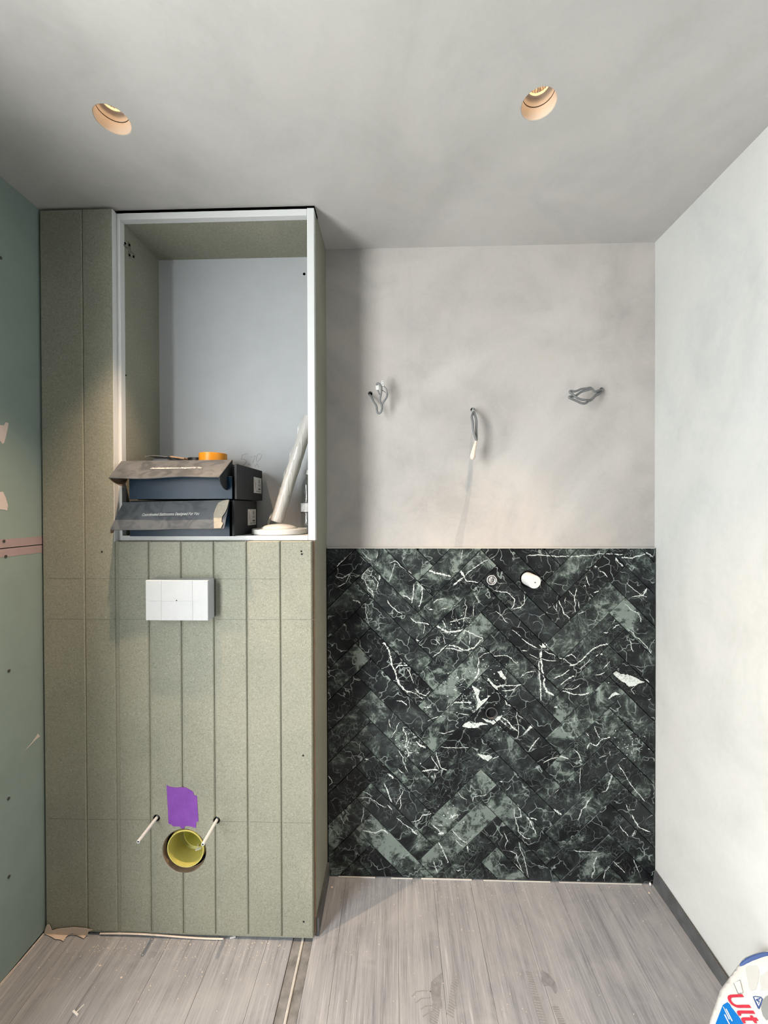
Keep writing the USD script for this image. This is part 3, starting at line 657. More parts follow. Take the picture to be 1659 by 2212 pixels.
def left_poly(pts, d=0.0006):
    return ext_side(Polygon([on_left(*p) for p in pts]).buffer(0), XL, d)


for (px, py) in ((8, 1169), (12, 1202), (19, 1449), (18, 1725), (19, 1894), (1, 557)):
    c = on_left(px, py)
    WL.part('screw', ext_side(Point(c).buffer(0.0042, 10), XL, 0.0012), 'dark_steel', label='dark drywall screw head')
WL.part('filler_patch', left_poly([(-14, 914), (0, 918), (8, 919), (12, 912), (18, 914), (17, 922), (13, 940), (9, 956), (5, 959), (1, 953), (-14, 948)]), 'filler', label='pale filler smear on the green board')
WL.part('filler_patch', left_poly([(-20, 1072), (0, 1063), (6, 1062), (12, 1075), (17, 1092), (15, 1103), (8, 1101), (-20, 1098)]), 'filler')
WL.part('scratch', left_poly([(55, 1620), (70, 1603), (82, 1585), (84, 1588), (87, 1590), (78, 1597), (66, 1609)]), 'filler', label='pale scratch on the green board')
# rear wall behind the camera
single('wall_rear', bx(XWO, XR + 0.12, Y_REAR - 0.1, Y_REAR, -0.05, H + 0.03), 'white_wall', kind='structure', label='white wall behind the camera')
wn = Thing('window_1', (XWO + 0.05, (WIN_Y0 + WIN_Y1) / 2, WIN_Z0), kind='structure', label='tall window in the left wall beside the camera')
g = rect(WIN_Y0, WIN_Z0, WIN_Y1, WIN_Z1)
wn.part('window_frame', ext_side(g.difference(g.buffer(-0.025, join_style=2)), XWO + 0.02, 0.05), 'white_edge')
wn.part('pane', ext_side(g.buffer(-0.024, join_style=2), XWO + 0.042, 0.004), 'glass')

# ================================================================== THE CISTERN CABINET
cab = Thing('cistern_cabinet', (-0.66, -0.1, 0), label='tall boxed-in cistern cabinet of green boards with an open niche', category='cabinet')
ZN0, ZN1 = 1.1968, 2.1895                        # niche frame, outside
XN0, XN1 = -0.8452, -0.2424
XI0, XI1, ZI0, ZI1 = -0.8339, -0.2636, 1.2116, 2.170
gx = [on(x, 1350, 1, YC)[0] for x in (183.5, 254, 322.5, 392.5, 463, 534, 607)]
pipe_c = on(398, 1838.8, 1, YC)[[0, 2]]; stud_c = [on(337.5, 1768, 1, YC)[[0, 2]], on(467.5, 1773, 1, YC)[[0, 2]]]
cut = unary_union([Point(pipe_c).buffer(0.0655, 40)] + [Point(c).buffer(0.0095, 16) for c in stud_c])
bounds = [XL + 0.0068] + gx + [-0.2500]
GW = 0.0024                                       # half the groove


def bevel_board(poly, y_front, depth, c=0.0012):
    """A board face polygon with softened edges."""
    inner = poly.buffer(-c, join_style=2)
    body = ext_wall(poly, y_front + c, depth - c)
    face = ext_wall(inner, y_front, c * 1.01)
    parts = [body, face]
    for p, q_ in zip(polys(poly), polys(inner)):
        for ring in [p.exterior] + list(p.interiors):
            cc = np.array(ring.coords)[:-1]; n = len(cc)
            ic = np.array([shapely.ops.nearest_points(q_.boundary, Point(x))[0].coords[0] for x in cc])
            v = np.vstack([np.stack([ic[:, 0], np.full(n, y_front), ic[:, 1]], 1), np.stack([cc[:, 0], np.full(n, y_front + c), cc[:, 1]], 1)])
            f = []
            for a in range(n):
                b = (a + 1) % n
                f += [[b, a, n + a], [b, n + a, n + b]]
            parts.append(trimesh.Trimesh(v, f, process=False))
    return cat(parts)


for k in range(len(bounds) - 1):
    x0 = bounds[k] + (GW if k else 0); x1 = bounds[k + 1] - (GW if k < 7 else 0)
    if k == 0:
        x1 += 0.0017
    if k == 1:
        x0 -= 0.0017
    ztop = 2.192 if k < 2 else ZN0 - 0.0006
    if k == 1:
        x1 = min(x1, XN0 - 0.0015)
    zb = 0.012 + 0.0015 * (k % 3)
    cab.part('cladding_board', bevel_board(rect(x0, zb, x1, ztop).difference(cut), YC, 0.0165, 0.0026), 'mdf')
cab.part('backing_board', ext_wall(rect(XL + 0.010, 0.006, -0.2520, ZN0 - 0.001).difference(cut), YC + 0.0045, 0.0133), 'mdf')
cab.part('backing_board', bx(XL + 0.010, XN0 - 0.0018, YC + 0.0045, YF, ZN0, 2.19), 'mdf')
cab.part('edging', bx(XN0 - 0.0016, XN0 - 0.0002, YC + 0.0006, YF + 0.001, ZN0 - 0.002, 2.1905), 'white_edge', label='thin white edging beside the niche')
# carcass behind the boards
cab.part('carcass', ext_wall(rect(XL + 0.002, 0.004, XN1 - 0.010, ZN0 - 0.0005).difference(cut), YF + 0.0002, 0.012), 'black')
cab.part('carcass', bx(XL + 0.002, XN0 - 0.001, YF + 0.0005, -0.002, ZN0, 2.196), 'black')
# niche frame and lining
cab.part('frame_stile', bx(XN0, XI0, YF, YF + 0.02, ZN0, ZN1, 0.0006), 'white_edge', label='white left upright of the niche frame')
cab.part('frame_stile', bx(XI1, XN1, YF, YF + 0.02, ZN0, ZN1 + 0.002, 0.0006), 'white_edge', label='white right upright of the niche frame')
cab.part('frame_rail', bx(XI0 + 0.0002, XI1 - 0.0003, YF, YF + 0.02, ZI1, ZN1, 0.0006), 'white_edge', label='white top rail of the niche frame')
cab.part('frame_rail', bx(XI0 + 0.0002, XI1 - 0.0003, YF, YF + 0.02, ZN0, ZI0, 0.0006), 'white_edge', label='white bottom rail of the niche frame')
cab.part('shadow_gap', bx(XN0, XN1 + 0.001, YF + 0.003, YF + 0.05, ZN1 + 0.0022, 2.1995), 'black', label='dark gap between frame and ceiling')
cab.part('niche_side', bx(XN0, XI0 - 0.0002, YF + 0.02, -0.001, ZN0, ZN1), 'mdf', label='green board lining the left of the niche')
cab.part('niche_side', bx(XI1 + 0.0002, XN1 - 0.010, YF + 0.02, -0.001, ZN0, ZN1), 'mdf')
cab.part('niche_top', bx(XI0 - 0.0002, XI1 + 0.0002, YF + 0.02, -0.001, ZI1 + 0.0003, ZN1), 'mdf', label='green board lining the top of the niche')
cab.part('niche_shelf', bx(XI0 - 0.0002, XI1 + 0.0002, YF + 0.02, -0.001, ZN0, ZI0 - 0.0002), 'white_edge', label='white bottom board of the niche')
cab.part('niche_back', bx(XI0 - 0.001, XI1 + 0.001, -0.008, -0.0005, ZI0 - 0.003, ZI1 + 0.001), 'white_panel', label='pale back panel of the niche')
# side panel next to the plastered recess
cab.part('side_panel', bx(-0.2518, XB, YF + 0.0004, -0.0005, 0.002, ZN0 - 0.0005), 'mdf')
cab.part('side_panel', bx(XN1 - 0.0098, XB + 0.0012, YF + 0.021, -0.0005, ZN0, 2.1985), 'mdf')
cab.part('side_edging', bx(-0.2490, XB - 0.0003, YF - 0.0008, YF + 0.0004, 0.004, ZN0 - 0.001), 'mdf_edge', label='raw brownish front edge of the side panel')
# layout lines drawn in pencil
for (pa, pb) in (((104, 1249.5), (313, 1250.5)), ((104, 1337), (316, 1338)), ((465, 1250.5), (600, 1250)), ((468, 1338), (680, 1338)), ((106, 1768), (330, 1771)), ((474, 1774), (676, 1778))):
    a, b = on(*pa, 1, YC), on(*pb, 1, YC)
    hit = [x for x in gx if a[0] < x < b[0]]
    stops = [a[0]] + hit + [b[0]]
    m = [bx(s0 + (0.0045 if i else 0), s1 - (0.0045 if i < len(stops) - 2 else 0), YC - 0.0002, YC, a[2] + (b[2] - a[2]) * (s0 - a[0]) / (b[0] - a[0]) - 0.0005, a[2] + (b[2] - a[2]) * (s0 - a[0]) / (b[0] - a[0]) + 0.0005) for i, (s0, s1) in enumerate(zip(stops[:-1], stops[1:]))]
    cab.part('pencil_line', cat(m), 'pencil_pale', label='faint pencil layout line')
for (px, py) in ((220, 1192), (651, 1191), (655, 1632), (656, 1991), (252 + 400, 1197)):
    c = on(px, py, 1, YC)
    cab.part('screw_hole', ext_wall(Point(c[0], c[2]).buffer(0.0028, 10), YC - 0.0004, 0.001), 'dark_hole')
for (px, py) in ((657, 592),):
    c = on(px, py, 1, -0.008)
    cab.part('cable_hole', ext_wall(Point(c[0], c[2]).buffer(0.0045, 14), -0.0086, 0.001), 'black', label='small round hole in the pale back panel')
# routed hinge seat high on the left lining: crossed slots with two screw heads
hy, hz = -0.165, 2.105
for m, mt in ((bx(XI0 - 0.0005, XI0 + 0.0012, hy - 0.026, hy + 0.026, hz - 0.003, hz + 0.003), 'dark_steel'), (bx(XI0 - 0.0005, XI0 + 0.001, hy - 0.006, hy + 0.006, hz - 0.024, hz + 0.024), 'mdf_edge')):
    cab.part('hinge_seat', m, 'steel', label='cross-shaped hinge plate')
for dy, dz in ((-0.020, 0.008), (0.02, -0.008), (0.0, 0.016), (0.0, -0.016)):
    cab.part('hinge_screw', ext_side(Point(hy + dy, hz + dz).buffer(0.0032, 10), XI0, 0.002), 'black')
for py, y_ in ((808, -0.175),):
    z_ = on(266, py, 0, XI0)[2]
    cab.part('screw_hole', ext_side(Point(-0.185, z_).buffer(0.0025, 10), XI0, 0.0004), 'black')
# pencilled figures on the niche back
def pen(strokes, y, r=0.0004):
    return cat([tube([on(*p, 1, y) for p in s], r, 5) for s in strokes])


cab.part('pencil_writing', pen([[(534, 980), (523, 983), (521, 993), (527, 992), (533, 996), (529, 1003), (522, 1006)], [(537, 1000), (538, 1002)], [(541, 988), (552, 984), (546, 1000)], [(556, 983), (553, 992), (555, 998), (562, 992), (566, 982), (560, 980), (556, 983)],
                                [(536, 1004), (540, 1002), (541, 1006)], [(550, 1009), (556, 1001), (558, 1010)]], -0.0082), 'pencil', label='figures 5.70 pencilled on the pale panel')
single('baseboard_left', ext_side(Polygon([(YF - 0.002, 0), (-0.013, 0), (-0.013, 0.052), (YF - 0.002, 0.056)]), XB + 0.0003, 0.008), 'skirting', kind='structure', label='dark skirting along the foot of the cabinet side')

# torn floor paper in the left corner, and the masking strip along the boards
P = [(96, 2014), (101, 1998), (106, 1997), (110, 2004), (112, 2010), (130, 2006), (160, 2003), (185, 2005), (200, 2009), (191, 2013), (190, 2017), (181, 2028), (166, 2021), (156, 2017), (146, 2022), (142, 2025), (137, 2034), (130, 2030), (118, 2029), (108, 2022), (100, 2019)]
tv_, tf_ = trimesh.creation.triangulate_polygon(Polygon(P).buffer(0).segmentize(4.0), engine='earcut')
ts_ = trimesh.Trimesh(np.column_stack([tv_, np.zeros(len(tv_))]), tf_, process=False).subdivide()
pv = []
for px, py, _ in ts_.vertices:
    p = on(px, py, 2, 0.0025)
    if p[1] > YC - 0.004:                       # the upper part curls up against the boards
        p = on(px, py, 1, YC - 0.0035)
    pv.append((max(p[0], XL + 0.0015), p[1], p[2] + 0.0012 * meshkit.noise(np.array([px * 0.13, py * 0.13, 0.0]))))
tp = trimesh.Trimesh(np.array(pv), ts_.faces, process=False)
if tp.face_normals[:, 2].mean() < 0:
    tp.invert()
tp = thick(tp, 0.0006)
single('torn_paper', tp, 'paper', base=(-1.03, YC - 0.02, 0), label='torn brown paper scrap on the floor in the left corner', category='paper')
pts = [(x, YC - 0.0012 - 0.0015 * math.sin(9 * x)) for x in np.linspace(-0.90, -0.52, 24)]
single('paper_strip', tube([(x, y, 0.006 + 0.0025 * math.sin(14 * x)) for x, y in pts], 0.0022, 6), 'masking', base=(-0.7, YC, 0), label='thin pale paper edge along the foot of the green boards', category='paper')
strip = [bx(a, b, -0.0155, -0.0118, 0.0003, h, 0.0006) for a, b, h in ((-0.205, -0.075, 0.0042), (-0.02, 0.055, 0.0036), (0.085, 0.26, 0.0048), (0.30, 0.53, 0.0035), (0.56, 0.84, 0.003))]
single('silicone_bead', cat(strip), 'silicone', base=(0.3, -0.013, 0), label='broken pale sealant bead where the marble tiles meet the floor', category='sealant')
ss = [(-0.2262, 0.0005), (-0.2262, 0.0045), (-0.30, 0.006), (-0.36, 0.010), (-0.42, 0.0125), (-0.62, 0.014), (-0.62, 0.0005)]
single('paper_strip', ext_side(Polygon(ss), XL + 0.0006, 0.0022), 'masking', base=(XL, -0.4, 0), label='pale paper edge along the foot of the green left wall', category='paper')
c = on(1404.5, 1901, 1, -0.016)
single('plaster_crumb', blob_m := trimesh.creation.icosphere(2, 1.0).apply_transform(np.diag([0.0036, 0.0036, 0.0055, 1])).apply_translation((c[0], -0.0165, 0.0055)), 'plastic_white', smooth=True, base=(c[0], -0.0165, 0), label='white crumb in the right-hand corner of the tiles', category='crumb')

# ================================================================== THINGS
# ---- downlights
for i, (x, y) in enumerate(LIGHTS):
    t = Thing('downlight', (x, y, H), label=('round recessed spotlight in the ceiling above the cabinet', 'round recessed spotlight in the ceiling above the marble wall')[i], category='light', group='recessed ceiling spotlights')
    Z = H
    t.part('cup', lathe([(RL + 0.0002, Z + 0.0004), (RL - 0.0012, Z + 0.001), (RL - 0.0042, Z + 0.026)], 64, (x, y, 0)), 'cup', smooth=40)
    t.part('shadow_gap', lathe([(RL - 0.0042, Z + 0.026), (RL - 0.0032, Z + 0.0265), (RL - 0.0032, Z + 0.0278), (RL - 0.0048, Z + 0.028)], 64, (x, y, 0)), 'cup_groove', label='dark ring inside the cup')
    t.part('cup_ring', lathe([(RL - 0.0048, Z + 0.028), (RL - 0.0090, Z + 0.044), (RL - 0.0125, Z + 0.0445)], 64, (x, y, 0)), 'cup', smooth=40)
    t.part('bezel', lathe([(RL - 0.0125, Z + 0.0445), (RL - 0.0135, Z + 0.0425), (RL - 0.0150, Z + 0.0428), (RL - 0.0155, Z + 0.050)], 64, (x, y, 0)), 'cup', smooth=40)
    lamp = t.part('lamp', lathe([(0.0105, Z + 0.0635), (0.0001, Z + 0.0637)], 32, (x, y, 0)), 'lamp_glow', label='glowing warm lamp')
    r_ = []
    n = 26
    for k in range(n):
        a0, a1, am = (2 * math.pi * (k + s) / n for s in (0, 1, 0.5))
        q = [(0.0235 * math.cos(a), 0.0235 * math.sin(a), Z + 0.049) for a in (a0, am, a1)] + [(0.010 * math.cos(a), 0.010 * math.sin(a), Z + 0.0636) for a in (a0, am, a1)]
        q[1] = (q[1][0] * 0.93, q[1][1] * 0.93, q[1][2]); q[4] = (q[4][0] * 0.95, q[4][1] * 0.95, q[4][2])
        r_.append(trimesh.Trimesh(np.array(q) + [x, y, 0], [[0, 3, 1], [1, 3, 4], [1, 4, 2], [2, 4, 5]], process=False))
    t.part('reflector', cat(r_), 'reflector', label='faceted reflector round the lamp')
    d = UsdLux.SphereLight.Define(stage, t.path + '/beam')
    d.CreateRadiusAttr(0.008); d.CreateIntensityAttr(SPOT); d.CreateColorAttr(Gf.Vec3f(1.0, 0.71, 0.47))
    sh_ = UsdLux.ShapingAPI.Apply(d.GetPrim()); sh_.CreateShapingConeAngleAttr(34.0); sh_.CreateShapingConeSoftnessAttr(0.85)
    d.AddTranslateOp().Set(Gf.Vec3d(0, 0, 0.046))
    t.part('housing', lathe([(RL + 0.002, Z + 0.0305), (RL + 0.002, Z + 0.07), (0.0001, Z + 0.07)], 32, (x, y, 0)), 'black')

# ---- flush-valve service block
YB = -0.265
a, b = on(314, 1253.5, 1, YB), on(449.5, 1341, 1, YB)
t = Thing('flush_block', ((a[0] + b[0]) / 2, YC, (a[2] + b[2]) / 2), label='white foam service block standing proud of the green boards', category='block')
t.part('body', bx(a[0], b[0], YB, YC - 0.0002, b[2], a[2], 0.0012), 'foam')
for px in (348, 415.3):
    x = on(px, 1300, 1, YB)[0]
    t.part('moulded_rib', bx(x - 0.0009, x + 0.0009, YB - 0.0007, YB, b[2] + 0.001, a[2] - 0.001), 'foam')
zc = on(380, 1297, 1, YB)[2]
t.part('moulded_rib', bx(a[0] + 0.012, b[0] - 0.03, YB - 0.0004, YB, zc - 0.0009, zc + 0.0009), 'foam')
c = on(381.5, 1297, 1, YB)
t.part('centre_hole', ext_wall(Point(c[0], c[2]).buffer(0.0016, 8), YB - 0.0008, 0.0006), 'dark_hole', label='small dark pin hole in the middle')

# ---- two fixing studs for the toilet
for i, c in enumerate(stud_c):
    L = 0.085
    t = Thing('fixing_stud', (c[0], YC, c[1]), label=('white sleeved fixing rod left of the yellow soil pipe', 'white sleeved fixing rod right of the purple tape, crossing the yellow pipe')[i], category='rod')
    t.part('sleeve', lathe([(0.0026, L), (0.0044, L), (0.0047, L - 0.001), (0.0047, -0.02)], 20, (c[0], YC, c[1]), 'y'), 'sleeve', smooth=40)
    t.part('rod', lathe([(0.0001, L - 0.004), (0.0027, L - 0.004), (0.0027, -0.02)], 16, (c[0], YC, c[1]), 'y'), 'dark_steel', smooth=40)
    t.part('hole_lining', lathe([(0.0094, -0.001), (0.0094, -0.03), (0.0001, -0.03)], 20, (c[0], YC, c[1]), 'y'), 'dark_hole')
# ---- soil pipe
pc = on(400.5, 1834, 1, -0.2262)
cx, cz = pc[0], pc[2]
t = Thing('soil_pipe', (cx, YC, cz), label='yellow soil pipe in the round hole of the green boards', category='pipe')
YP = -0.2262
t.part('socket', lathe([(0.0530, -0.085), (0.0530, -0.0002), (0.0537, 0.0), (0.0557, 0.0), (0.0562, -0.001), (0.0562, -0.10)], 56, (cx, YP, cz), 'y'), 'soil_yellow', smooth=40)
c2 = (cx + 0.0135, YP, cz + 0.0125)
ring = lathe([(0.0385, -0.042), (0.0395, -0.0405), (0.0410, -0.042), (0.0415, -0.10)], 48, c2, 'y')
t.part('inner_bend', ring, 'soil_yellow', smooth=40)
path = [(c2[0], YP + 0.042 + 0.008 * k + 0.0, c2[2]) for k in range(4)] + [(c2[0] + 0.012, YP + 0.085, c2[2] + 0.008), (c2[0] + 0.03, YP + 0.10, c2[2] + 0.02)]
bend = tube(spline(path, 18), 0.0385, 40, cap=False); bend.invert()
t.part('bend_lining', bend, 'soil_inner', smooth=40)
t.part('pipe_shoulder', lathe([(0.0530, -0.062), (0.020, -0.085), (0.0001, -0.086)], 48, (cx, YP, cz), 'y'), 'soil_inner', smooth=40)
t.part('cut_edge', lathe([(0.0655, -0.0005), (0.0655, -0.0175), (0.0640, -0.0175)], 56, (pipe_c[0], YC, pipe_c[1]), 'y'), 'mdf_edge', label='raw brown edge of the cut hole')
t.part('hole_shadow', lathe([(0.0660, -0.03), (0.0660, -0.12), (0.0565, -0.12)], 48, (pipe_c[0], YC, pipe_c[1]), 'y'), 'dark_hole')
def spacer(name, p, ang, L, tilt, **kw):
    """A T-shaped tile spacer: a bar with a stem."""
    m = cat([bx(-L * 0.5, L * 0.5, -0.0022, 0.0022, 0, 0.0032, 0.0004), bx(-0.0011, 0.0011, 0, L * 0.95, 0, 0.0026, 0.0003)])
    m.apply_transform(trimesh.transformations.rotation_matrix(tilt, [1, 0, 0])); m.apply_transform(trimesh.transformations.rotation_matrix(ang, [0, 0, 1]))
    m.apply_translation(p); single(name, m, 'plastic_white', base=p, **kw)


spacer('tile_spacer', (cx + 0.024, YP + 0.030, cz - 0.0265), 0.5, 0.016, 0.25, label='small white tile spacer lying inside the yellow pipe', category='spacer')
p = on(163, 2190, 2, 0)
spacer('tile_spacer', (p[0], p[1], 0.0003), -0.42, 0.021, 0.0, label='white T-shaped tile spacer on the floor boards at lower left', category='spacer')
p = on(503, 2026, 2, 0)
spacer('tile_spacer', (p[0], p[1], 0.0003), 0.3, 0.017, 0.0, label='white tile spacer on the floor close to the green boards', category='spacer')

# ---- purple tape
TP = [(360, 1695.5), (367, 1699), (375, 1700.5), (385, 1701), (393, 1700), (402, 1701), (408, 1704.5), (413, 1707), (418, 1711), (419, 1717), (425.5, 1719), (426, 1730), (429, 1774), (424, 1775), (423.5, 1788), (409, 1784), (400, 1784), (397, 1790), (391, 1788), (389, 1785), (374, 1784.5), (371, 1781), (364, 1778), (363, 1750)]
poly = Polygon([on(x, y, 1, YC)[[0, 2]] for x, y in TP]).segmentize(0.006)
v, f = trimesh.creation.triangulate_polygon(poly, engine='earcut')
m = ext_wall(poly, YC - 0.0009, 0.0007)
single('tape_patch', m, 'purple', base=(-0.645, YC, 0.40), label='purple tape patch above the yellow soil pipe', category='tape')
# ---- water outlet, capped outlet, waste
c = on(1062, 1253, 1, TILE_F)
t = Thing('water_outlet', (c[0], TILE_F, c[2]), label='chromed threaded water outlet set in the marble tiles', category='pipe fitting')
t.part('outer_ring', lathe([(0.0168, -0.01), (0.0168, 0.003), (0.0158, 0.0035), (0.0145, 0.003), (0.0142, -0.01)], 32, (c[0], TILE_F, c[2]), 'y'), 'plastic_white', smooth=40)
t.part('sleeve', lathe([(0.0144, -0.006), (0.0001, -0.006)], 24, (c[0], TILE_F, c[2]), 'y'), 'black')
t.part('plug', lathe([(0.0122, -0.006), (0.0122, 0.004), (0.0110, 0.005), (0.0088, 0.0035), (0.0076, 0.0045), (0.0045, 0.0040), (0.0042, 0.001), (0.0001, 0.001)], 24, (c[0], TILE_F, c[2]), 'y'), 'steel', smooth=30)
c = on(1142, 1251, 1, TILE_F)
t = Thing('outlet_cap', (c[0], TILE_F, c[2]), label='white round plastic plug protruding from the marble tiles', category='cap')
c2 = on(1155, 1257.5, 1, -0.052)
axis = np.array([c2[0] - c[0], -0.052 - TILE_F, c2[2] - c[2]])
pr = [(-0.25, 0.0225), (0.94, 0.0225), (1.0, 0.0212)]
m = tube([c + axis * s for s, _ in pr], [r for _, r in pr], 40)
t.part('cap', m, 'plastic_white', smooth=40)
e = c + axis * 1.01
t.part('pin_hole', ext_wall(Point(e[0] + 0.001, e[2] - 0.001).buffer(0.0018, 10), e[1] - 0.0004, 0.0006), 'dark_hole')
t.part('hole_lining', lathe([(0.0298, 0.0), (0.0298, -0.012), (0.0001, -0.012)], 28, (c[0], TILE_F, c[2]), 'y'), 'dark_hole')
c = on(1062, 1541, 1, TILE_F)
t = Thing('waste_pipe', (c[0], TILE_F, c[2]), label='open black waste pipe end in the marble tiles', category='pipe')
t.part('pipe', lathe([(0.0180, -0.05), (0.0180, 0.001), (0.0186, 0.0018), (0.0202, 0.0018), (0.0208, 0.001), (0.0208, -0.05)], 36, (c[0], TILE_F, c[2]), 'y'), 'pipe_black', smooth=40)
t.part('seal_ring', lathe([(0.0172, -0.004), (0.0178, -0.003), (0.0182, -0.004)], 36, (c[0], TILE_F, c[2]), 'y'), 'steel', smooth=40)
t.part('pipe_end', lathe([(0.0179, -0.05), (0.0001, -0.05)], 24, (c[0], TILE_F, c[2]), 'y'), 'black')

# ---- electric cables out of the plaster
def pts3(seq):
    return [on(x, y, 1, d) for x, y, d in seq]


def cable(t, name, seq, r, mt='cable_grey', n=48, **kw):
    return t.part(name, tube(spline(pts3(seq), n), r * 1.2, 10), mt, smooth=50, **kw)


o = on(798, 852, 1, 0)
t = Thing('power_cable', (o[0], 0, o[2]), label='grey looped cable with terminals from the left hole in the plaster', category='cable')
cable(t, 'cable', [(799, 852, 0.012), (800, 854, -0.008), (804, 860, -0.022), (808, 869, -0.028), (813, 877, -0.032), (814, 885, -0.036), (818, 893, -0.04), (822, 891, -0.044), (825, 882, -0.045), (825, 872, -0.044)], 0.0030)
cable(t, 'cable', [(825, 873, -0.044), (821, 863, -0.05), (823, 852, -0.052), (824, 842, -0.052), (822, 832, -0.05), (816, 828, -0.048), (813, 832, -0.046)], 0.0027)
cable(t, 'wire', [(820, 852, -0.05), (817, 845, -0.048), (815, 838, -0.047)], 0.0018)
cable(t, 'cable', [(826, 872, -0.044), (830, 866, -0.048), (835, 858, -0.05), (836, 849, -0.05)], 0.0028)
cable(t, 'wire', [(836, 850, -0.05), (835, 842, -0.049), (832, 837, -0.048), (829, 834, -0.047)], 0.0014)
cable(t, 'wire', [(834, 848, -0.05), (829, 845, -0.048), (825, 842, -0.046)], 0.0011)
c = on(815.5, 838, 1, -0.048)
t.part('terminal_block', bx(c[0] - 0.0055, c[0] + 0.0055, c[1] - 0.005, c[1] + 0.005, c[2] - 0.008, c[2] + 0.008, 0.0015), 'plastic_white', label='white terminal block')
c = on(827, 828, 1, -0.047)
t.part('terminal_block', bx(c[0] - 0.0042, c[0] + 0.0042, c[1] - 0.004, c[1] + 0.004, c[2] - 0.010, c[2] + 0.009, 0.0012), 'plastic_white')
for dy in (-0.004, 0.004):
    t.part('terminal_screw', ext_wall(Point(c[0], c[2] + dy).buffer(0.0014, 8), c[1] - 0.0046, 0.0007), 'dark_steel')

o = on(1021, 885, 1, 0)
t = Thing('power_cable', (o[0], 0, o[2]), label='grey cable hanging below the middle hole with its end taped white', category='cable')
cable(t, 'cable', [(1021, 885, 0.012), (1021.5, 886, -0.012), (1023, 890, -0.03), (1027, 900, -0.042), (1029, 912, -0.046), (1029, 928, -0.047), (1029.5, 943, -0.048), (1029, 952, -0.048)], 0.0034)
cable(t, 'cable', [(1022, 886, 0.012), (1021, 888, -0.01), (1022, 891, -0.03), (1019, 901, -0.048), (1021, 912, -0.054), (1022, 927, -0.057), (1025, 940, -0.056), (1029, 951, -0.052)], 0.0032)
t.part('sleeve', tube(pts3([(1022, 884, 0.01), (1022, 889, -0.03)]), 0.0052, 12), 'cable_light', label='pale stub of the conduit')
w = spline(pts3([(1029, 948, -0.049), (1027, 958, -0.05), (1024, 970, -0.051), (1021.5, 982, -0.052), (1020, 993, -0.053)]), 14)
k = np.array([0.0032, 0.0036, 0.0045, 0.0044, 0.0056, 0.0054, 0.0066, 0.0065, 0.0076, 0.0074, 0.0086, 0.0088, 0.0078, 0.004])
wm = tube(w, k, 14)
v = wm.vertices.copy(); v += 0.0016 * (meshkit.noise(np.asarray(v) * 240)[:, None] - 0.5); wm.vertices = v
t.part('tape_wrap', wm, 'masking', smooth=30, label='crumpled white tape wound round the cable end')

o = on(1301, 842, 1, 0)
t = Thing('power_cable', (o[0], 0, o[2]), label='grey cable bent into two loops from the right hole in the plaster', category='cable')
cable(t, 'cable', [(1303, 841, 0.012), (1298, 842, -0.015), (1290, 845, -0.03), (1283, 845, -0.037), (1280, 841, -0.04), (1276, 838, -0.042), (1268, 839, -0.046), (1258, 840, -0.05), (1248, 843.5, -0.054), (1239, 845.5, -0.057), (1233, 844.5, -0.058), (1230.5, 846, -0.06), (1236, 851, -0.062), (1243, 857, -0.062), (1252, 862, -0.06), (1262, 864, -0.056), (1271, 864, -0.05)], 0.0031, n=90)
cable(t, 'cable', [(1302, 843, 0.012), (1298, 844, -0.01), (1290, 850, -0.022), (1284, 856, -0.03), (1278, 862, -0.038), (1272, 866, -0.044), (1265, 871, -0.05), (1258, 871.5, -0.055), (1247, 867, -0.06), (1237, 862.5, -0.064), (1229, 858, -0.066), (1232, 856.5, -0.062), (1241, 856, -0.055), (1249, 851, -0.05), (1256, 846.5, -0.046), (1266, 843.5, -0.044), (1277, 840, -0.042)], 0.0031, n=90)
cable(t, 'cable', [(1302, 842, 0.012), (1299, 847, -0.012), (1292, 852, -0.026), (1284, 857, -0.033), (1277, 864, -0.042), (1270, 866, -0.047)], 0.0033)
t.part('sleeve', tube(pts3([(1302, 842, 0.01), (1298, 843, -0.012)]), 0.0050, 12), 'cable_light')

# ---- cardboard boxes in the niche
TEXT = 'Coordinated Bathrooms Designed For You'


def italic(text, cap_h, width, depth=0.0003, lean=0.22, bold=False):
    m = meshkit.text_mesh(text, cap_h, depth, bold)
    v = m.vertices.copy(); v[:, 0] *= width / v[:, 0].max(); v[:, 0] += lean * v[:, 1]; m.vertices = v
    return m


def onto(m, fn):
    """Lay a flat text (x along, y up, z out) on a surface fn(x, y) -> point, normal."""
    v = np.asarray(m.vertices); P, N = fn(v[:, 0], v[:, 1]); m = m.copy(); m.vertices = P + N * (v[:, 2:3] + 0.0002); return m


def frame(o, ex, ey):
    o, ex, ey = (np.asarray(a, float) for a in (o, ex, ey)); ex = ex / np.linalg.norm(ex); ey = ey - ex * (ey @ ex); ey /= np.linalg.norm(ey); n = np.cross(ex, ey)
    return lambda x, y: (o + x[:, None] * ex + y[:, None] * ey, np.broadcast_to(n, (len(x), 3)))


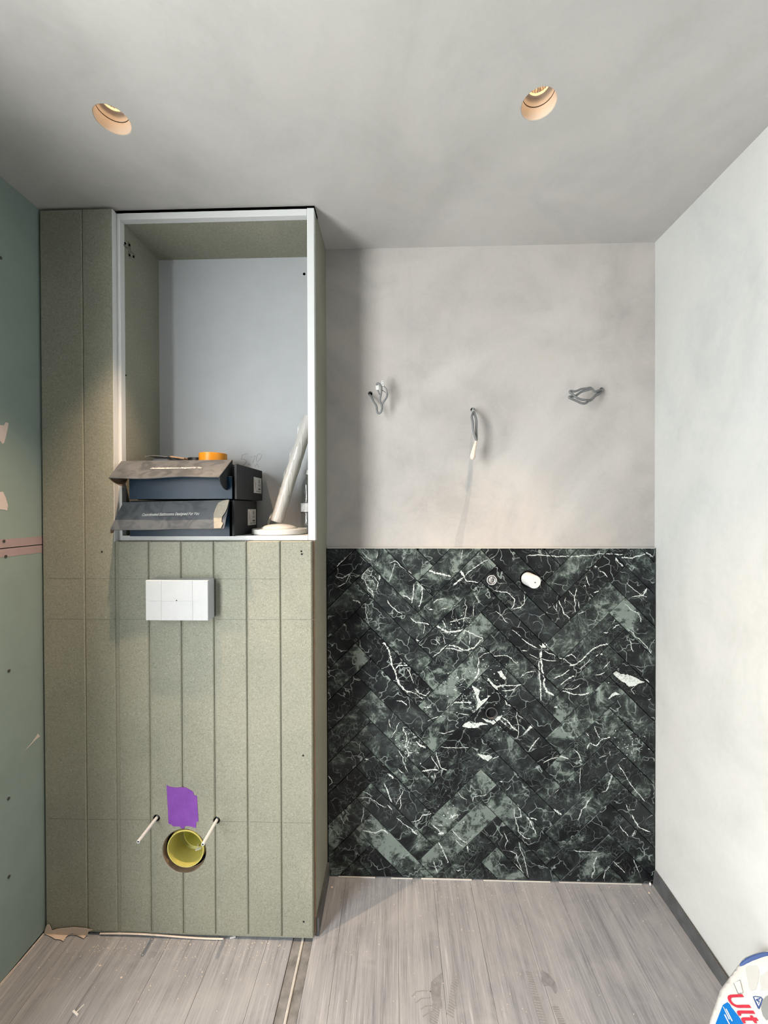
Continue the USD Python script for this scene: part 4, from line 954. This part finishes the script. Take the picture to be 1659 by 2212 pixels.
def carton(label, x0, x1, y0, y1, z0, z1, rot, front_low):
    c = np.array([(x0 + x1) / 2, (y0 + y1) / 2, z0])
    t = Thing('cardboard_box', c, label=label, category='box', group=None)
    Rm = trimesh.transformations.rotation_matrix(rot, [0, 0, 1], c)
    P = lambda m: m.apply_transform(Rm)
    xs = x1 - 0.008
    t.part('front', P(bx(x0 + 0.006, xs - 0.004, y0, y0 + 0.004, z0 + 0.001, z1 - 0.004 - front_low, 0.0008)), 'box_navy', label='glossy navy front panel')
    t.part('body', P(bx(x0, xs - 0.002, y0 + 0.012 + front_low, y1, z0 + 0.0004, z1 - 0.002, 0.0015)), 'box_dark')
    t.part('side', P(bx(xs, x1, y0 + 0.004, y1 + 0.001, z0 + 0.0006, z1 - 0.001, 0.0012)), 'box_dark', label='dark grey end of the box')
    t.part('tuck_flap', P(bx(xs - 0.0035, xs - 0.0012, y0 - 0.001, y0 + 0.05, z0 + 0.001, z1 - 0.006 - front_low)), 'black')
    lab = t.part('label', P(bx(x1, x1 + 0.0005, y1 - 0.084, y1 - 0.010, z1 - 0.080, z1 - 0.028)), 'label', label='white printed label on the box end')
    for (yy0, yy1, zz0, zz1) in ((y1 - 0.074, y1 - 0.0725, z1 - 0.062, z1 - 0.036), (y1 - 0.066, y1 - 0.0648, z1 - 0.066, z1 - 0.044), (y1 - 0.035, y1 - 0.030, z1 - 0.046, z1 - 0.034), (y1 - 0.040, y1 - 0.020, z1 - 0.068, z1 - 0.064), (y1 - 0.064, y1 - 0.045, z1 - 0.0745, z1 - 0.073), (y1 - 0.040, y1 - 0.018, z1 - 0.0745, z1 - 0.073),
                                 (y1 - 0.042, y1 - 0.018, z1 - 0.051, z1 - 0.0502), (y1 - 0.042, y1 - 0.020, z1 - 0.0535, z1 - 0.0527), (y1 - 0.042, y1 - 0.022, z1 - 0.056, z1 - 0.0552)):
        t.part('label_print', P(bx(x1 + 0.0005, x1 + 0.0007, yy0, yy1, zz0, zz1)), 'print_black', under=lab)
    return t, P


ZS = ZI0
# lower box
t, P = carton('dark blue cardboard box at the bottom of the pair, front flap hanging down', -0.790, -0.4735, -0.246, -0.052, ZS, 1.3195, 0.0, 0)
A, B, C_, D = (np.array(p) for p in ((-0.800, -0.2505, 1.3125), (-0.484, -0.2505, 1.3185), (-0.812, -0.2880, 1.2330), (-0.486, -0.2850, 1.2370)))


def flap_fn(A, B, C_, D, wave, wl=0.0):
    def fn(u, v):
        u, v = u[:, None], v[:, None]
        p = (A * (1 - u) + B * u) * (1 - v) + (C_ * (1 - u) + D * u) * v
        n = np.cross(B - A, C_ - A); n = -n / np.linalg.norm(n)
        if n[1] > 0:
            n = -n
        return p + n * (wave * np.sin(u * 9 + v * 2) * v + wl * (np.clip(0.10 - u, 0, 1) / 0.10) ** 2 * -0.02 * v)
    return fn


fn = flap_fn(A, B, C_, D, 0.0014)
sh = grid(24, 10, fn)
t.part('flap', thick(sh, -0.0022 if sh.face_normals[:, 1].mean() > 0 else 0.0022), 'box_lid', smooth=40, label='dusty dark flap printed with white slogan')
ex, ey = B - A, A - C_
nn = np.cross(ex, ey)
pos = A + (B - A) * 0.235 + (C_ - A) * 0.50
# the slogan reads along the flap
tx = italic(TEXT, 0.0085, 0.167, bold=False)
mt = onto(tx, frame(pos - ey / np.linalg.norm(ey) * 0.002, ex, ey)); mt.vertices = mt.vertices + np.array([0, -0.0012, 0])
t.part('slogan', mt, 'print_white', label='white printed slogan')
torn = np.array([(0.905, 0.10), (0.945, 0.02), (1.0, -0.02), (0.995, 0.3), (0.985, 0.45), (0.965, 0.6), (0.97, 0.78), (0.985, 0.82), (0.975, 0.985), (0.915, 0.99), (0.90, 0.75), (0.885, 0.5), (0.89, 0.3)])
TPoly = Polygon(torn).segmentize(0.03); tv, tf = trimesh.creation.triangulate_polygon(TPoly, engine='earcut')
tv = np.asarray(tv); PV = fn(tv[:, 0], np.clip(tv[:, 1], 0, 1)) + np.array([0, -0.0016, 0.0])
tm = trimesh.Trimesh(PV, tf, process=False)
if tm.face_normals[:, 1].mean() > 0:
    tm.invert()
t.part('torn_card', thick(tm, 0.0012), 'card_torn', label='torn pale cardboard where the print came off')
tabp = grid(8, 6, lambda u, v: (C_ + (A - C_) * (u * 0.9)[:, None]) + np.stack([-0.004 * np.sin(v * 3.1) - 0.012 * v, 0.028 * v, -0.010 * np.sin(v * 2.2)], 1))
t.part('side_tab', thick(tabp, 0.0016), 'kraft', smooth=40)
# upper box
t, P = carton('dark blue cardboard box on top of the pair, lid flap raised and slogan faded', -0.787, -0.463, -0.252, -0.026, 1.3203, 1.425, 0.0, 0.034)
A, B, C_, D = (np.array(p) for p in ((-0.832, -0.212, 1.4385), (-0.492, -0.212, 1.4405), (-0.806, -0.300, 1.3790), (-0.493, -0.300, 1.3830)))
fn = flap_fn(A, B, C_, D, 0.0022)
sh = grid(26, 10, fn)
up = sh.face_normals[:, 2].mean() > 0
t.part('flap', thick(sh, 0.0022 if up else -0.0022), 'box_lid', smooth=40, label='raised lid flap, dusty and glaring in the lamplight')
ex, ey = B - A, A - C_
pos = A + (B - A) * 0.31 + (C_ - A) * 0.55
tx = italic(TEXT, 0.0085, 0.150)
mt = onto(tx, frame(pos, ex, ey)); mt.vertices = mt.vertices + np.array([0, -0.0018, 0.0022])
t.part('slogan', mt, 'print_white', label='worn white printed slogan')
lt = grid(10, 8, lambda u, v: (C_ + (A - C_) * (u * (1 - 0.35 * v))[:, None]) + np.stack([0.012 * v + 0.018 * v ** 2, 0.010 * v, -0.048 * np.sin(v * 1.4) * (1 - 0.5 * u * v) * (1 - 0.6 * (1 - u) ** 3)], 1))
t.part('side_tab', thick(lt, 0.0018), 'kraft', smooth=40, label='rounded brown inner side tab')
rt = Polygon([(-0.212, 1.4405), (-0.300, 1.383), (-0.299, 1.374), (-0.290, 1.362), (-0.275, 1.352), (-0.256, 1.347), (-0.214, 1.347)])
t.part('side_tab', ext_side(rt, -0.4925, 0.002), 'box_dark', label='dark rounded side tab')
top = cat([bx(-0.80, -0.4925, -0.213, -0.19, 1.4385, 1.4405)])
t.part('lid_top', bx(-0.787, -0.494, -0.214, -0.03, 1.4245, 1.4275, 0.0006), 'box_dark')

ZB = 1.4277
# ---- tape rolls and a plastic sheet on the upper box
def roll(cx_, cy_, z, ro, ri, h, label, mt, core):
    t = Thing('tape_roll', (cx_, cy_, z), label=label, category='tape roll')
    t.part('tape', lathe([(ri + 0.002, z), (ro - 0.0006, z), (ro, z + 0.0006), (ro, z + h - 0.0006), (ro - 0.0006, z + h), (ri + 0.002, z + h)], 56, (cx_, cy_, 0)), mt, smooth=40)
    t.part('core', lathe([(ri + 0.002, z + h - 0.0004), (ri, z + h - 0.0004), (ri, z + 0.0004), (ri + 0.002, z + 0.0004)], 48, (cx_, cy_, 0)), core, smooth=40)


roll(-0.5985, -0.105, ZB, 0.0432, 0.036, 0.0455, 'orange tape roll lying on the upper box', 'orange', 'kraft')
roll(-0.664, -0.072, ZB, 0.034, 0.027, 0.0350, 'black tape roll behind the orange one on the upper box', 'tape_black', 'kraft')
p0, p1 = on(306, 992, 1, -0.10), on(392, 994, 1, -0.10)
sm = grid(18, 8, lambda u, v: np.stack([-0.778 + 0.070 * u, -0.18 + 0.12 * v, ZB + 0.029 + 0.006 * v + 0.003 * np.sin(u * 7) * v + 0.002 * np.sin(v * 9 + u * 4)], 1))
t = Thing('plastic_bag', (-0.71, -0.12, ZB), label='grey folded plastic sheet on the left of the upper box', category='plastic sheet')
t.part('sheet', thick(sm, 0.001), 'sheet_grey', smooth=40)
t.part('contents', bx(-0.765, -0.712, -0.165, -0.07, ZB, ZB + 0.025, 0.004), 'sheet_grey')
mm = bx(-0.0, 0.045, -0.012, 0.012, 0, 0.005, 0.001); mm.apply_transform(trimesh.transformations.rotation_matrix(0.14, [0, 1, 0])); mm.apply_translation((-0.702, -0.165, ZB + 0.0255))
t.part('card_strip', mm, 'kraft', label='dark brown card strip')

# ---- round white cover with a domed middle
cx_, cy_, R0 = -0.3745, -0.118, 0.0880
t = Thing('round_cover', (cx_, cy_, ZS), label='white round cover with a domed centre on the niche shelf', category='cover')
t.part('rim', lathe([(0.0001, ZS + 0.0008), (R0 - 0.002, ZS + 0.0008), (R0, ZS + 0.003), (R0, ZS + 0.014), (R0 - 0.001, ZS + 0.0165), (R0 - 0.004, ZS + 0.0178), (0.056, ZS + 0.0185)], 72, (cx_, cy_, 0)), 'ceramic', smooth=40)
dome_p = [(0.056 * math.cos(a), ZS + 0.018 + 0.0140 * math.sin(a)) for a in np.linspace(0, math.pi / 2, 14)]; dome_p[-1] = (0.0001, dome_p[-1][1])
t.part('dome', lathe(dome_p, 64, (cx_ - 0.004, cy_, 0)), 'ceramic', smooth=40)
# ---- plastic-wrapped tube leaning on the niche side
a, b = np.array([-0.3915, -0.100, ZS + 0.0385]), np.array([-0.2865, -0.075, 1.597])
ax = (b - a)
t = Thing('wrapped_tube', a, label='long grey tube in crinkled plastic leaning in the niche corner', category='tube')
n = 44
s = np.linspace(0, 1, n)
Pm = a + s[:, None] * ax
rr = 0.0200 + 0.0004 * np.sin(s * 40) * (s < 0.62) + 0.0003 * np.sin(s * 93 + 1) * (s < 0.7); rr[0] -= 0.002
tm = tube(Pm, rr, 36)
v = tm.vertices.copy(); q = np.asarray(v) * [90, 90, 22]
v += np.asarray(tm.vertex_normals) * (0.0034 * (meshkit.fbm(q, 3, 3)[:, None] - 0.5)); tm.vertices = v
t.part('tube', tm, 'wrap', smooth=50)
axn = ax / np.linalg.norm(ax)
for k in range(9):
    s0 = 0.03 + 0.075 * k; an = rng.uniform(3.6, 5.4)
    hel = []
    for q_ in np.linspace(0, 1, 12):
        s_ = s0 + 0.13 * q_; th = an + 1.5 * q_
        e1 = np.cross(axn, [0, 1, 0]); e1 /= np.linalg.norm(e1); e2 = np.cross(axn, e1)
        hel.append(a + ax * s_ + 0.0212 * (math.cos(th) * e1 + math.sin(th) * e2))
    t.part('wrap_fold', tube(hel, [0.0004] + [0.0016] * 10 + [0.0004], 6), 'wrap', smooth=50)
fl_ = grid(8, 6, lambda u, v: a + np.stack([-0.018 - 0.012 * v + 0.006 * u, -0.004 + 0 * u + 0.004 * np.sin(u * 9), 0.03 * u - 0.020 * v + 0.004 * np.sin(v * 8 + u * 4) + 0.004], 1))
t.part('loose_film', thick(fl_, 0.0003), 'film', smooth=50, label='loose clear film at the tube foot')
for z_f, w_ in ((0.36, 0.003), (0.55, 0.004), (0.80, 0.006)):
    c = a + ax * z_f
    f2 = grid(10, 4, lambda u, v: c + np.stack([-0.019 - w_ * v * np.sin(u * 3.1) + 0.016 * u, -0.006 + 0.003 * np.sin(u * 8), 0.055 * u + 0.004 * v], 1))
    t.part('loose_film', thick(f2, 0.0003), 'film', smooth=50)
# ---- water bottle
bx_, by_ = -0.2945, -0.050
prof = [(0.0001, 0.004), (0.012, 0.001), (0.024, 0.001), (0.0265, 0.005), (0.0270, 0.02), (0.0258, 0.026), (0.0272, 0.032), (0.0262, 0.040), (0.0272, 0.046), (0.0272, 0.062), (0.0275, 0.064), (0.0275, 0.103), (0.0262, 0.106), (0.0245, 0.120), (0.0250, 0.134), (0.0270, 0.150), (0.0272, 0.158), (0.0245, 0.170), (0.0185, 0.182), (0.0125, 0.190), (0.0108, 0.194), (0.0108, 0.204)]
prof = [(r, ZS + 0.0006 + z) for r, z in prof]
t = Thing('water_bottle', (bx_, by_, ZS), label='clear plastic water bottle behind the right frame of the niche', category='bottle')
outer = lathe(prof, 40, (bx_, by_, 0)); innr = lathe([(max(0.0001, r - 0.0006), z + (0.0006 if i < 3 else 0)) for i, (r, z) in enumerate(prof)], 40, (bx_, by_, 0)); innr.invert()
t.part('bottle', cat([outer, innr]), 'bottle_clear', smooth=40)
t.part('cap', lathe([(0.0122, ZS + 0.196), (0.0128, ZS + 0.1965), (0.0128, ZS + 0.210), (0.0118, ZS + 0.2125), (0.0001, ZS + 0.2125)], 32, (bx_, by_, 0)), 'cable_light', smooth=40, label='grey screw cap')
t.part('wrapper', lathe([(0.0278, ZS + 0.068), (0.0278, ZS + 0.100)], 40, (bx_, by_, 0)), 'wrapper_grey', smooth=True, label='pale grey wrapper')
for z in (ZS + 0.0665, ZS + 0.0995):
    t.part('wrapper_band', lathe([(0.0279, z), (0.0279, z + 0.004)], 40, (bx_, by_, 0)), 'print_black', smooth=True)

# ---- adhesive sack leaning on the right wall
plan = Polygon([(0.884, -0.450), (0.830, -0.458), (0.745, -0.502), (0.690, -0.545), (0.655, -0.610), (0.640, -0.72), (0.645, -1.02), (0.70, -1.06), (0.884, -1.06)]).buffer(0.024).buffer(-0.03).buffer(0.03, 8).intersection(rect(0.4, -1.1, 0.885, -0.43))


def sack_top(x, y):
    d = shapely.distance(plan.boundary, shapely.points(np.stack([x, y], 1))) * shapely.contains_xy(plan, x, y)
    k = np.clip(d / 0.075, 0, 1)
    base = 0.215 + 0.25 * np.clip(x - 0.74, -0.1, 0.15)
    return base * (0.94 + 0.06 * np.sqrt(np.clip(1 - (1 - k) ** 2, 0, 1))) + 0.006 * (meshkit.fbm(np.stack([x * 16, y * 16, 0 * x], 1), 3, 2) - 0.5) * np.clip(k * 3, 0, 1)


xs_, ys_ = np.arange(0.60, 0.89, 0.0065), np.arange(-1.09, -0.44, 0.0065)
ring = np.array(plan.exterior.segmentize(0.008).coords)[:-1]
ins = np.array([(x, y) for x in xs_ for y in ys_ if plan.buffer(-0.003).contains(Point(x, y))])
pts2 = np.vstack([ring, ins])
from scipy.spatial import Delaunay
tri = Delaunay(pts2).simplices
cen = pts2[tri].mean(1); tri = tri[shapely.contains_xy(plan.buffer(1e-4), cen[:, 0], cen[:, 1])]
e1, e2 = pts2[tri[:, 1]] - pts2[tri[:, 0]], pts2[tri[:, 2]] - pts2[tri[:, 0]]
tri[(e1[:, 0] * e2[:, 1] - e1[:, 1] * e2[:, 0]) < 0] = tri[(e1[:, 0] * e2[:, 1] - e1[:, 1] * e2[:, 0]) < 0][:, ::-1]
topv = np.column_stack([pts2, sack_top(pts2[:, 0], pts2[:, 1])])
nr = len(ring)
lv, lf = [topv], [tri]; off = len(topv)
rows = [np.column_stack([ring, topv[:nr, 2]])]
cpl = np.array(plan.centroid.coords[0])
for zf, bul in ((0.75, 0.006), (0.5, 0.010), (0.25, 0.008), (0.0, 0.0)):
    dirv = ring - cpl; dirv /= np.linalg.norm(dirv, axis=1, keepdims=True)
    q = ring + dirv * bul; q[:, 0] = np.minimum(q[:, 0], XR - 0.003)
    rows.append(np.column_stack([q, np.maximum(topv[:nr, 2] * zf, 0.001)]))
for k in range(1, len(rows)):
    lv.append(rows[k])
    a0 = 0 if k == 1 else off - nr
    f = []
    sgn = Polygon(ring).exterior.is_ccw
    for j in range(nr):
        p_, q_ = j, (j + 1) % nr
        qd = [[a0 + p_, off + p_, off + q_], [a0 + p_, off + q_, a0 + q_]]
        f += qd if sgn else [x[::-1] for x in qd]
    lf.append(np.array(f)); off += nr
SV, SF = np.vstack(lv), np.vstack(lf)
sack = Thing('adhesive_sack', (0.77, -0.75, 0), label='white sack with red lettering and blue print beside the right wall', category='sack')
sack.part('bag', (SV, SF), 'bag_white', smooth=50)
sm_ = trimesh.Trimesh(SV, SF, process=False)


def hit(px, py):
    """Where the line of sight through a pixel meets the sack."""
    d = ray(px, py); lo = 0.3
    for tt in np.arange(0.35, 1.4, 0.002):
        p_ = CAM + d * tt
        if plan.contains(Point(p_[0], p_[1])) and p_[2] < sack_top(np.array([p_[0]]), np.array([p_[1]]))[0]:
            return p_
    return None


def decal(name, pts, mt, lift=0.0008, **kw):
    """A printed shape lying on the top of the sack."""
    P3 = [h_ for h_ in (hit(*p_) for p_ in pts) if h_ is not None]
    if len(P3) < 3:
        return
    poly = Polygon([(p_[0], p_[1]) for p_ in P3]).buffer(0)
    decal_poly(name, poly, mt, lift, **kw)


def decal_poly(name, poly, mt, lift=0.0008, **kw):
    ms = []
    for g in polys(poly.intersection(plan.buffer(-0.0005))):
        g = g.segmentize(0.006)
        mp = [Point(x, y) for x in np.arange(g.bounds[0], g.bounds[2], 0.006) for y in np.arange(g.bounds[1], g.bounds[3], 0.006)]
        inn = [p_ for p_ in mp if g.buffer(-0.002).contains(p_)]
        ringp = []
        for rg in [g.exterior] + list(g.interiors):
            ringp += list(rg.coords)[:-1]
        pp = np.array(ringp + [(p_.x, p_.y) for p_ in inn])
        if len(pp) < 3:
            continue
        tr_ = Delaunay(pp, qhull_options='QJ').simplices
        c_ = pp[tr_].mean(1); tr_ = tr_[shapely.contains_xy(g, c_[:, 0], c_[:, 1])]
        a_, b_ = pp[tr_[:, 1]] - pp[tr_[:, 0]], pp[tr_[:, 2]] - pp[tr_[:, 0]]
        fl2 = (a_[:, 0] * b_[:, 1] - a_[:, 1] * b_[:, 0]) < 0
        tr_[fl2] = tr_[fl2][:, ::-1]
        ms.append(trimesh.Trimesh(np.column_stack([pp, sack_top(pp[:, 0], pp[:, 1]) + lift]), tr_, process=False))
    if ms:
        sack.part(name, cat(ms), mt, **kw)


decal('blue_panel', [(1561, 2172), (1571, 2166), (1576, 2171), (1580, 2178), (1587, 2186), (1598, 2202), (1610, 2222), (1540, 2230)], 'bag_blue', 0.0007, label='blue printed panel')
for s0 in ((1561, 2176), (1567, 2182), (1564, 2194)):
    decal('white_stripe', [(s0[0], s0[1]), (s0[0] + 2.4, s0[1] + 0.6), (s0[0] + 16, s0[1] + 27), (s0[0] + 13.6, s0[1] + 28)], 'bag_white', 0.0013)
# the red word, reading towards the camera along the sack
h0, h1 = hit(1577, 2146), hit(1625, 2217)
if h0 is not None and h1 is not None:
    tm_ = meshkit.text_mesh('Ultr', 0.030, 0.001, True)
    from shapely.geometry import MultiPolygon as MP
    letters = []
    for comp in tm_.split(only_watertight=False):
        pr_ = unary_union([Polygon(comp.vertices[f][:, :2]).buffer(1e-6) for f, nz in zip(comp.faces, comp.face_normals) if nz[2] > 0.9])
        letters.append(pr_)
    d = (h1 - h0)[:2]; d /= np.linalg.norm(d); nrm = np.array([-d[1], d[0]])
    if nrm[0] < 0:
        nrm = -nrm
    word = affinity.affine_transform(unary_union(letters), [d[0], nrm[0] + 0.15 * d[0], d[1], nrm[1] + 0.15 * d[1], h0[0] - 0.012 * nrm[0], h0[1] - 0.012 * nrm[1]])
    decal_poly('lettering', word, 'bag_red', 0.0012, label='bold red lettering')
decal('emblem', [(1626, 2155), (1631, 2152.5), (1644, 2155), (1648, 2160), (1646, 2168), (1640, 2182), (1637, 2180), (1632, 2170)], 'bag_navy', 0.0009, label='blue outlined emblem')
decal('emblem_ground', [(1629, 2156), (1632, 2155), (1643, 2157.5), (1645, 2161), (1643, 2168), (1639, 2178), (1635, 2170)], 'bag_white', 0.0014)
decal('emblem_letter', [(1633, 2160), (1642, 2159), (1643, 2161), (1636, 2162), (1641, 2166), (1640, 2171), (1637, 2172), (1639, 2167), (1633, 2163)], 'bag_navy', 0.0019)
disc = Polygon([(1661 + 17 * math.cos(a), 2180 + 27 * math.sin(a)) for a in np.linspace(0, 2 * math.pi, 30)])
decal('grey_disc', list(disc.exterior.coords)[:-1], 'bag_grey', 0.0022, label='grey printed disc')
decal('pale_print', [(1610, 2092), (1616, 2088), (1633, 2086), (1640, 2096), (1639, 2115), (1633, 2140), (1622, 2143), (1617, 2132), (1613, 2112)], 'bag_pale', 0.0006)
decal('pale_print', [(1641, 2110), (1659, 2100), (1659, 2140), (1644, 2142)], 'bag_pale', 0.0006)
decal('label_frame', [(1584, 2125), (1599, 2119), (1606, 2147), (1594, 2149)], 'bag_grey', 0.0008, label='thin grey label outline')
decal('label_ground', [(1585.2, 2126), (1598.3, 2120.6), (1604.8, 2146), (1594.8, 2147.6)], 'bag_white', 0.0012)
fold = tube(spline([(0.80, -0.452, 0.222), (0.835, -0.445, 0.232), (0.86, -0.443, 0.238), (0.878, -0.443, 0.241)], 16), [0.001, 0.003, 0.004, 0.004, 0.005, 0.005, 0.005, 0.005, 0.005, 0.005, 0.005, 0.005, 0.005, 0.005, 0.005, 0.004], 8)
sack.part('gathered_neck', fold, 'bag_navy', smooth=40, label='dark gathered edge of the bag mouth')

# ---- boot prints left in the dust
def tread(p, q, half, n, mt):
    p, q = np.asarray(p), np.asarray(q); d = (q - p) / np.linalg.norm(q - p); s = np.array([-d[1], d[0]]); out = []
    for k in range(n):
        c = p + (q - p) * (k + 0.5) / n; w = np.linalg.norm(q - p) / n * 0.28
        out.append(Polygon([c - s * half - d * w, c + s * half - d * w + d * w * 1.6, c + s * half + d * w + d * w * 1.6, c - s * half + d * w]))
    return out


def print_on_floor(name, shapes, label):
    poly = unary_union([s for s in shapes]).buffer(0)
    t_ = Thing(name, (poly.centroid.x, poly.centroid.y, 0), label=label, category='footprint')
    return t_


def fp(px, py):
    return on(px, py, 2, 0)[:2]


t = print_on_floor('boot_print', [Point(fp(950, 2150)).buffer(0.02)], 'dark boot print in the dust at bottom centre')
t.part('sole_mark', ext_flat(Polygon([fp(*p_) for p_ in ((955, 2102), (944, 2110), (932, 2122), (930, 2140), (935, 2160), (946, 2178), (955, 2176), (951, 2150), (951, 2125))]).buffer(0.001), 0.00005, 0.0003), 'tread_dark')
t.part('tread_mark', ext_flat(unary_union(tread(fp(985, 2106), fp(972, 2195), 0.009, 15, None)), 0.00005, 0.0003), 'tread')
t.part('tread_mark', ext_flat(unary_union(tread(fp(945, 2165), fp(935, 2212), 0.010, 9, None)), 0.00006, 0.0003), 'tread_dark')
t.part('tread_mark', ext_flat(unary_union([LineString([fp(*p_) for p_ in s]).buffer(0.0013) for s in (((890, 2152), (900, 2142), (915, 2140), (930, 2142)), ((899, 2166), (910, 2157), (930, 2155)), ((909, 2180), (918, 2174), (935, 2172)), ((914, 2196), (925, 2188), (937, 2184)))]), 0.00005, 0.0003), 'tread')
t = print_on_floor('boot_print', [Point(fp(1170, 2150)).buffer(0.02)], 'dark boot print in the dust right of bottom centre')
t.part('sole_mark', ext_flat(Polygon([fp(*p_) for p_ in ((1170, 2096), (1185, 2105), (1198, 2122), (1203, 2140), (1200, 2146), (1192, 2134), (1184, 2128), (1176, 2130), (1170, 2120))]).buffer(0.001), 0.00005, 0.0003), 'tread_dark')
t.part('tread_mark', ext_flat(unary_union(tread(fp(1141, 2097), fp(1160, 2160), 0.008, 12, None) + tread(fp(1155, 2150), fp(1176, 2212), 0.009, 10, None)), 0.00005, 0.0003), 'tread')
t.part('tread_mark', ext_flat(unary_union(tread(fp(1198, 2172), fp(1215, 2212), 0.008, 8, None)), 0.00005, 0.0003), 'tread')

# ---- loose crumbs and dust grains on the floor: too many to count
dr = np.random.RandomState(8)
out = []
tmpl = trimesh.creation.icosphere(1, 1.0)
def crumb(x, y, r):
    m = tmpl.copy(); m.apply_transform(np.diag([r * dr.uniform(0.7, 1.4), r * dr.uniform(0.7, 1.4), r * dr.uniform(0.3, 0.6), 1])); m.apply_translation((x, y, r * 0.2)); return m


for _ in range(620):
    z = dr.rand()
    if z < 0.55:
        x = dr.uniform(-1.03, -0.27); y = YC - 0.004 - abs(dr.exponential(0.035)); r = dr.uniform(0.0005, 0.0014)
    elif z < 0.75:
        x = dr.uniform(-0.2, 0.86); y = -0.02 - abs(dr.exponential(0.05)); r = dr.uniform(0.0005, 0.0013)
    else:
        x = dr.uniform(-1.0, 0.84); y = dr.uniform(-0.45, -0.03); r = dr.uniform(0.0005, 0.0012)
    if -0.32 < x < -0.245 or (x < XB + 0.02 and y > YC - 0.003) or y < -0.5 or (x < -0.9 and y > -0.26):
        continue
    out.append(crumb(x, y, r))
single('floor_crumbs', cat(out), 'debris', kind='stuff', label='pale plaster crumbs and dust grains scattered on the floor', category='debris')
for px, py, r, lab in ((262, 2112, 0.0032, 'pale plaster chip on the floor below the fourth green board'), (216, 2086, 0.0028, 'pale plaster chip on the floor right of the torn paper'), (717, 1917, 0.0028, 'small plaster chip in the dark corner beside the cabinet'), (1402, 1929, 0.003, 'white plaster chip on the floor in the right-hand corner')):
    p_ = fp(px, py); m = crumb(p_[0], p_[1], r)
    single('plaster_chip', m, 'debris', base=(p_[0], p_[1], 0), label=lab, category='chip')
